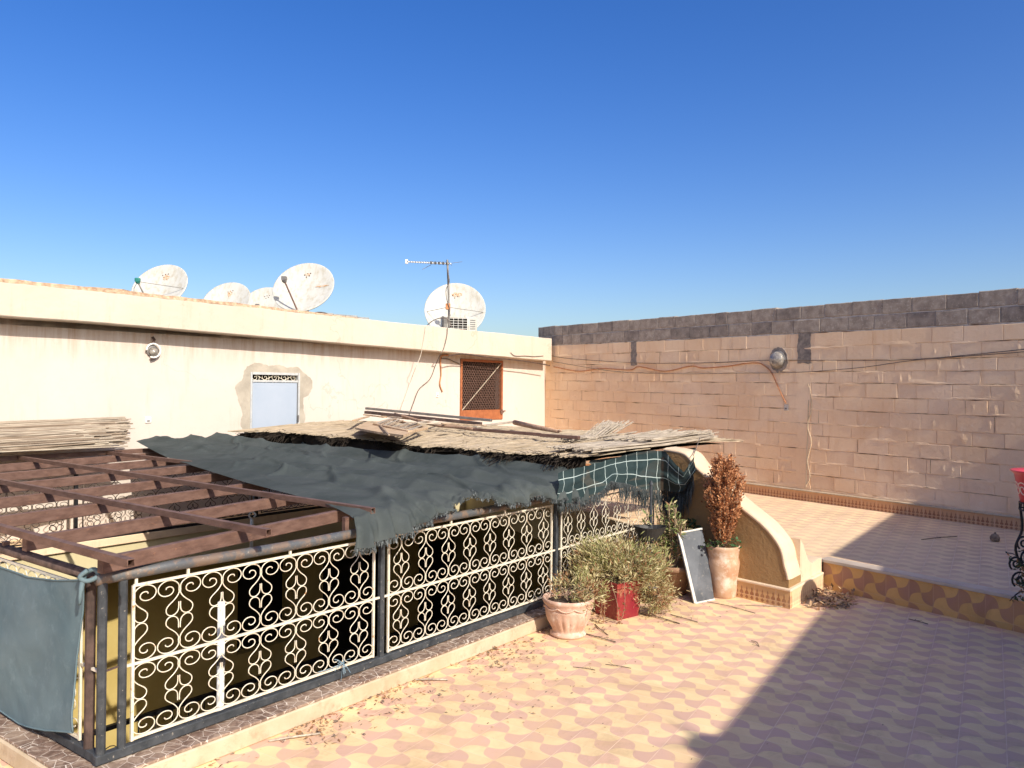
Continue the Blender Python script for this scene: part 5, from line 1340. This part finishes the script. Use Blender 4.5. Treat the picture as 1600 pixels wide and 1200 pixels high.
# hanging black planter on pole
pp_ = at_b(1016, 900, -.27); yP = pp_.y
hp = thing('pole_planter', 'black boat shaped planter fixed to a dark pole at railing end', 'planter', V((pp_.x, pp_.y, .1)))
m = MB(); tpz = at_y(1016, 757, yP).z; m.tube([V((pp_.x, pp_.y, 0)), V((pp_.x, pp_.y, tpz))], .014, 10); m.tube([V((pp_.x, pp_.y, tpz)), V((pp_.x, pp_.y, tpz+.035))], [.022, .008], 8); m.build('pole', M_post, hp)
yy = yP-.10; tl_ = at_y(991, 822, yy-.06); tr_ = at_y(1044, 828, yy-.06); bl_ = at_y(1003, 843, yy); br_ = at_y(1035, 844, yy)
m = MB(); n = 20; zt4 = (tl_.z+tr_.z)/2; zb4 = (bl_.z+br_.z)/2; cx = (tl_.x+tr_.x)/2; hw = (tr_.x-tl_.x)/2; hb_ = (br_.x-bl_.x)/2
rg = []
for (hwid, dpt, z_) in ((hb_, .06, zb4), (hw*.9, .095, zt4-.03), (hw, .11, zt4), (hw*.95, .10, zt4), (hb_, .06, zb4+.02)):
    rg.append([V((cx+hwid*math.cos(a), yy+dpt*math.sin(a), z_ + (.012*math.cos(a)**2 if z_ > zb4+.05 else 0))) for a in [2*math.pi*i/n for i in range(n)]])
for r_ in rg: m.v += r_
for i in range(len(rg)-1):
    for k in range(n): a = i*n+k; b_ = i*n+(k+1) % n; m.f.append((a, b_, b_+n, a+n)); m.m.append(0)
m.f.append(tuple(range(n))[::-1]); m.m.append(0); m.f.append(tuple(range(4*n, 5*n))); m.m.append(0)
m.build('trough', M_dkp, hp, False)
m = MB(); m.lathe(V((cx+.0, yy+.0, zt4-.05)), [(.001, .035), (.04, .03), (.07, .01), (.08, 0)], 14); m.build('stone', M_grey, hp, True)
# right edge : pink pot on wrought iron stand
Yr = 5.5; pk = at_y(1637, 760, Yr); ztp, zbt = at_y(1620, 737, Yr).z, at_y(1620, 786, Yr).z
st_ = thing('plant_stand', 'black wrought iron plant stand with curls at right edge', 'plant stand', V((pk.x, pk.y, 0)))
m = MB(); hgt = ztp-zbt
tpot = thing('hanging_pot', 'pink red pot with cream scroll pattern on the iron stand', 'pot', V((pk.x, pk.y, zbt)))
m.lathe(V((pk.x, pk.y, zbt)), [(.001, 0), (.165, 0), (.205, hgt*.9), (.23, hgt), (.225, hgt+.006), (.19, hgt*.9), (.001, hgt*.85)], 40); m.build('pot_body', M_pinkpot, tpot, True)
m = MB()
for k in range(10):
    a0 = math.pi*.75+k*.42; 
    for q_ in (0,):
        pts = []
        for i in range(22):
            th = i*.42; rr = .012+.0020*i
            u_, v_ = rr*math.cos(th), rr*math.sin(th); a = a0+u_/.19; rad_ = .168+.04*((hgt*.42+v_)/hgt)
            pts.append(V((pk.x+rad_*math.cos(a), pk.y+rad_*math.sin(a), zbt+hgt*.42+v_)))
        m.tube(pts, .0045, 5)
m.build('scroll_pattern', M_cream, tpot)
m = MB()
for z_ in (zbt-.005, zbt-.055): m.tube([V((pk.x+.17*math.cos(a), pk.y+.17*math.sin(a), z_)) for a in [2*math.pi*i/32 for i in range(33)]], .006, 6)
for k in range(26):
    a = 2*math.pi*k/26; c_ = V((pk.x+.17*math.cos(a), pk.y+.17*math.sin(a), zbt-.03)); m.tube([c_+Z*.025, c_+V((.008, .008, 0)), c_-Z*.025], .005, 5)
m.build('ring', M_black, st_)
for k in range(3):
    a = rad(165+120*k); b0_ = V((pk.x+.17*math.cos(a), pk.y+.17*math.sin(a), zbt-.05)); dr_ = V((math.cos(a), math.sin(a), 0))
    m = MB(); m.tube(cr([b0_, b0_+dr_*-.01-Z*.15, b0_+dr_*.03-Z*.3, b0_-dr_*.05-Z*.5, b0_-dr_*.08-Z*.75, V((b0_.x, b0_.y, .0))-dr_*.06], 5), .009, 7); m.build('leg', M_black, st_)
m = MB()
for (x_, y_, sz) in ((1600, 848, .05), (1588, 880, .05), (1606, 870, .05), (1594, 905, .06)):
    c_ = at_y(x_, y_, Yr-.1); m.tube([c_+V((math.cos(a*.45), 0, math.sin(a*.45)))*(.008+sz*a/26) for a in range(24)], .007, 5)
m.build('curl', M_black, st_)
t = thing('trailing_plant', 'dark withered plant trailing from the iron stand at right edge', 'plant', V((pk.x, pk.y-.1, .6)))
m = MB(); ms = MB()
for i in range(26):
    o_ = at_y(1606+R.uniform(-6, 24), 885+R.uniform(-25, 50), Yr-.12+R.uniform(-.1, .1)); e = o_+V((R.uniform(-.15, .08), R.uniform(-.1, .1), R.uniform(-.12, .10)))
    ms.tube(cr([o_, o_.lerp(e, .5)+Z*.04, e], 3), .003, 4, 0, False)
    for k in range(12):
        q = o_.lerp(e, R.random()); d = V((R.uniform(-1, 1), R.uniform(-1, 1), R.uniform(-1, .6))).normalized()*R.uniform(.02, .04); s_ = d.cross(V((.3, .8, .2))).normalized()*.006; m.face([q, q+d*.5+s_, q+d, q+d*.5-s_], 0 if R.random() < .7 else 1)
m.build('leaves', [L_d, L_b], t); ms.build('stems', M_black, t)

# ---------------------------------------------------------------- litter and twigs
m = MB()
def crumb(p, s, flat=.3):
    d = V((R.uniform(-1, 1), R.uniform(-1, 1), R.uniform(-flat, flat))).normalized(); e = d.cross(Z).normalized(); m.face([p, p+d*s*.5+e*s*.18+Z*s*.12, p+d*s, p+d*s*.5-e*s*.18], R.choice([0, 0, 1, 2]))
# along the curb
for i in range(2600):
    a = R.uniform(.3, 4.9); dn = R.random()**2.2*.34; cl = fb(a*2.2, 4) 
    if R.random() > .42+cl*1.6: continue
    crumb(ab(a, -.165-dn, .004+R.random()*.008), R.uniform(.008, .045))
for i in range(500):
    p = at_z(R.uniform(1255, 1335), R.uniform(920, 952), 0)
    crumb(V((p.x, p.y, .004+.05*R.random()**2)), R.uniform(.02, .08), .5)
for i in range(420):
    a = R.uniform(1.6, 5.2); crumb(ab(a, -.2-R.random()*.9, .004), R.uniform(.006, .03))
for i in range(260):
    p = at_z(R.uniform(100, 1600), R.uniform(960, 1200), 0)
    if (p-ab(0, 0)).dot(W) < -.2: crumb(V((p.x, p.y, .004)), R.uniform(.004, .018))
for i in range(80):
    q = ab(R.uniform(0, 5.2), R.uniform(-.13, .03), .118); crumb(q, R.uniform(.006, .025))
tag(m.build('leaf_litter', [M_litter, M_twig, L_b]), 'dry leaves and straw scattered over tiles and along the curb', 'leaf litter', None, 'stuff')
tw = [((1000, 958), (1062, 974), .007, 'thick dark twig lying on tiles before the red planter'), ((1048, 960), (1090, 972), .005, 'short dark twig to the right of thick twig'),
      ((915, 990), (962, 1003), .006, 'brown twig on tiles just right of scalloped pot'), ((930, 975), (950, 992), .005, 'forked twig between scalloped pot and red planter'),
      ((1155, 945), (1236, 949), .005, 'pale reed stick on tiles under wing wall skirting'), ((1105, 940), (1180, 958), .004, 'thin curved stick in front of the tall pot'),
      ((420, 1158), (500, 1146), .008, 'flat pale reed piece on tiles below front railing'), ((645, 1062), (700, 1062), .008, 'pale split reed by the curb left of centre'),
      ((946, 1038), (986, 1044), .003, 'slender curved stem on the yellow and pink tiles'), ((895, 1042), (930, 1047), .003, 'tiny stem left of slender curved stem'),
      ((1174, 1001), (1186, 1010), .004, 'little dark stem on sunny tiles near shadow edge'), ((1440, 843), (1495, 838), .006, 'thin brown stick on shaded upper terrace tiles'),
      ((1270, 938), (1322, 950), .010, 'dark bundle like twig in debris heap at step corner'), ((1420, 967), (1450, 975), .005, 'dark twig on shaded tiles below the step')]
for (p, q, r_, lab) in tw:
    up_t = 838 <= p[1] <= 845 or p[0] == 1440
    z_ = TZ+.006 if up_t else r_
    a, b_ = at_z(*p, z_), at_z(*q, z_); mm = MB(); mid = a.lerp(b_, .5)+V((R.uniform(-.02, .02), R.uniform(-.02, .02), .006)); mm.tube(cr([a, mid, b_], 5), r_*.75, 5)
    for k in range(3):
        c_ = a.lerp(b_, R.uniform(.2, .9)); mm.tube([c_, c_+V((R.uniform(-.05, .05), R.uniform(-.05, .05), .01))], r_*.4, 4)
    tag(mm.build('twig', M_cane if 'pale' in lab else M_twig), lab, 'twig')
pb_ = at_z(1555, 846, TZ); mm = MB(); mm.lathe(pb_, [(.001, 0), (.045, .01), (.05, .04), (.035, .07), (.012, .085), (.008, .10)], 9, 0, lambda a, z: 1+.2*math.sin(a*4)); tag(mm.build('pine_cone', M_twig), 'small dark cone like object on shaded upper terrace', 'cone')

# ---------------------------------------------------------------- neighbouring house out of frame (casts the big shade)
EL = 35.0; AZT = rad(-35.2)
tosun = V((-math.sin(AZT), -math.cos(AZT), 0)); te = math.tan(rad(EL))
hA = 3.2
s0_ = at_z(1300, 934, 0); s1_ = at_z(1081, 1196, 0); fd = (s0_-s1_).normalized()
h0 = s0_ + tosun*hA/te
up1 = at_z(1295, 868, TZ); up2 = at_z(1392, 805, TZ); fd2 = (up2-up1).normalized()
# where ray from up1 towards sun crosses facade line
def isect(p, d, q, e):
    det = d.x*(-e.y)+e.x*d.y; rx, ry = q.x-p.x, q.y-p.y
    return (rx*(-e.y)+e.x*ry)/det
Lx = isect(up1, tosun, h0, fd); hB = TZ + Lx*te; cB = up1+tosun*Lx; cB.z = 0
rgt = V((fd.y, -fd.x, 0))
hs = thing('neighbour_house', 'cream house block beside the terrace out of view casting the shade', 'house', V((h0.x, h0.y, 0)))
m = MB(); stA = V((h0.x, h0.y, 0))-fd*7.0
m.prism([stA, cB, cB+rgt*8, stA+rgt*8], Z*hA); m.build('wall', M_white, hs)
m = MB(); r2 = V((fd2.y, -fd2.x, 0)); m.prism([cB, cB+fd2*9, cB+fd2*9+r2*6, cB+rgt*6], Z*hB); m.build('tower_wall', M_white, hs)
# potted agave on the parapet throws the spiky shadow
sh = at_z(1108, 1165, 0); ag = sh + tosun*(hA+.15)/te; ag.z = hA
t = thing('roof_agave', 'spiky agave in bowl on the parapet of shading house', 'plant', V((ag.x, ag.y, hA)))
m = MB(); m.lathe(V((ag.x, ag.y, hA))+rgt*.02, [(.001, 0), (.08, 0), (.13, .10), (.14, .16), (.001, .16)], 20); m.build('bowl', M_dterra, t)
m = MB()
for k in range(7):
    d = V((R.uniform(-1, 1), R.uniform(-1, 1), R.uniform(.3, 1))).normalized(); p = V((ag.x, ag.y, hA+.15)); s_ = d.cross(Z).normalized()*.014; m.face([p-s_, p+s_, p+d*.36])
m.build('leaves', L_d, t)

# ---------------------------------------------------------------- light
wd = bpy.data.worlds.new('World'); sc.world = wd; wd.use_nodes = True; nt_ = wd.node_tree; nt_.nodes.clear()
o_ = nt_.nodes.new('ShaderNodeOutputWorld'); bg = nt_.nodes.new('ShaderNodeBackground'); sky = nt_.nodes.new('ShaderNodeTexSky')
sky.sky_type = 'NISHITA'; sky.sun_disc = False; sky.sun_elevation = rad(EL); sky.sun_rotation = math.atan2(tosun.x, tosun.y)
sky.altitude = 400; sky.air_density = 1.0; sky.dust_density = 3.0; sky.ozone_density = 2.0
hs_ = nt_.nodes.new('ShaderNodeHueSaturation'); hs_.inputs['Saturation'].default_value = 1.42; hs_.inputs['Hue'].default_value = .517; nt_.links.new(sky.outputs[0], hs_.inputs['Color']); nt_.links.new(hs_.outputs[0], bg.inputs[0]); nt_.links.new(bg.outputs[0], o_.inputs[0]); bg.inputs[1].default_value = .126
ld = bpy.data.lights.new('sun', 'SUN'); lo_ = bpy.data.objects.new('sun', ld); col.objects.link(lo_)
ld.energy = 4.1; ld.angle = rad(.55); ld.color = (1.0, .93, .82)
dsun = V((tosun.x*math.cos(rad(EL)), tosun.y*math.cos(rad(EL)), math.sin(rad(EL))))
lo_.rotation_euler = dsun.to_track_quat('Z', 'Y').to_euler()
vs = sc.view_settings; vs.view_transform = 'Standard'; vs.look = 'None'; vs.gamma = 1; vs.exposure = .54; vs.use_curve_mapping = False
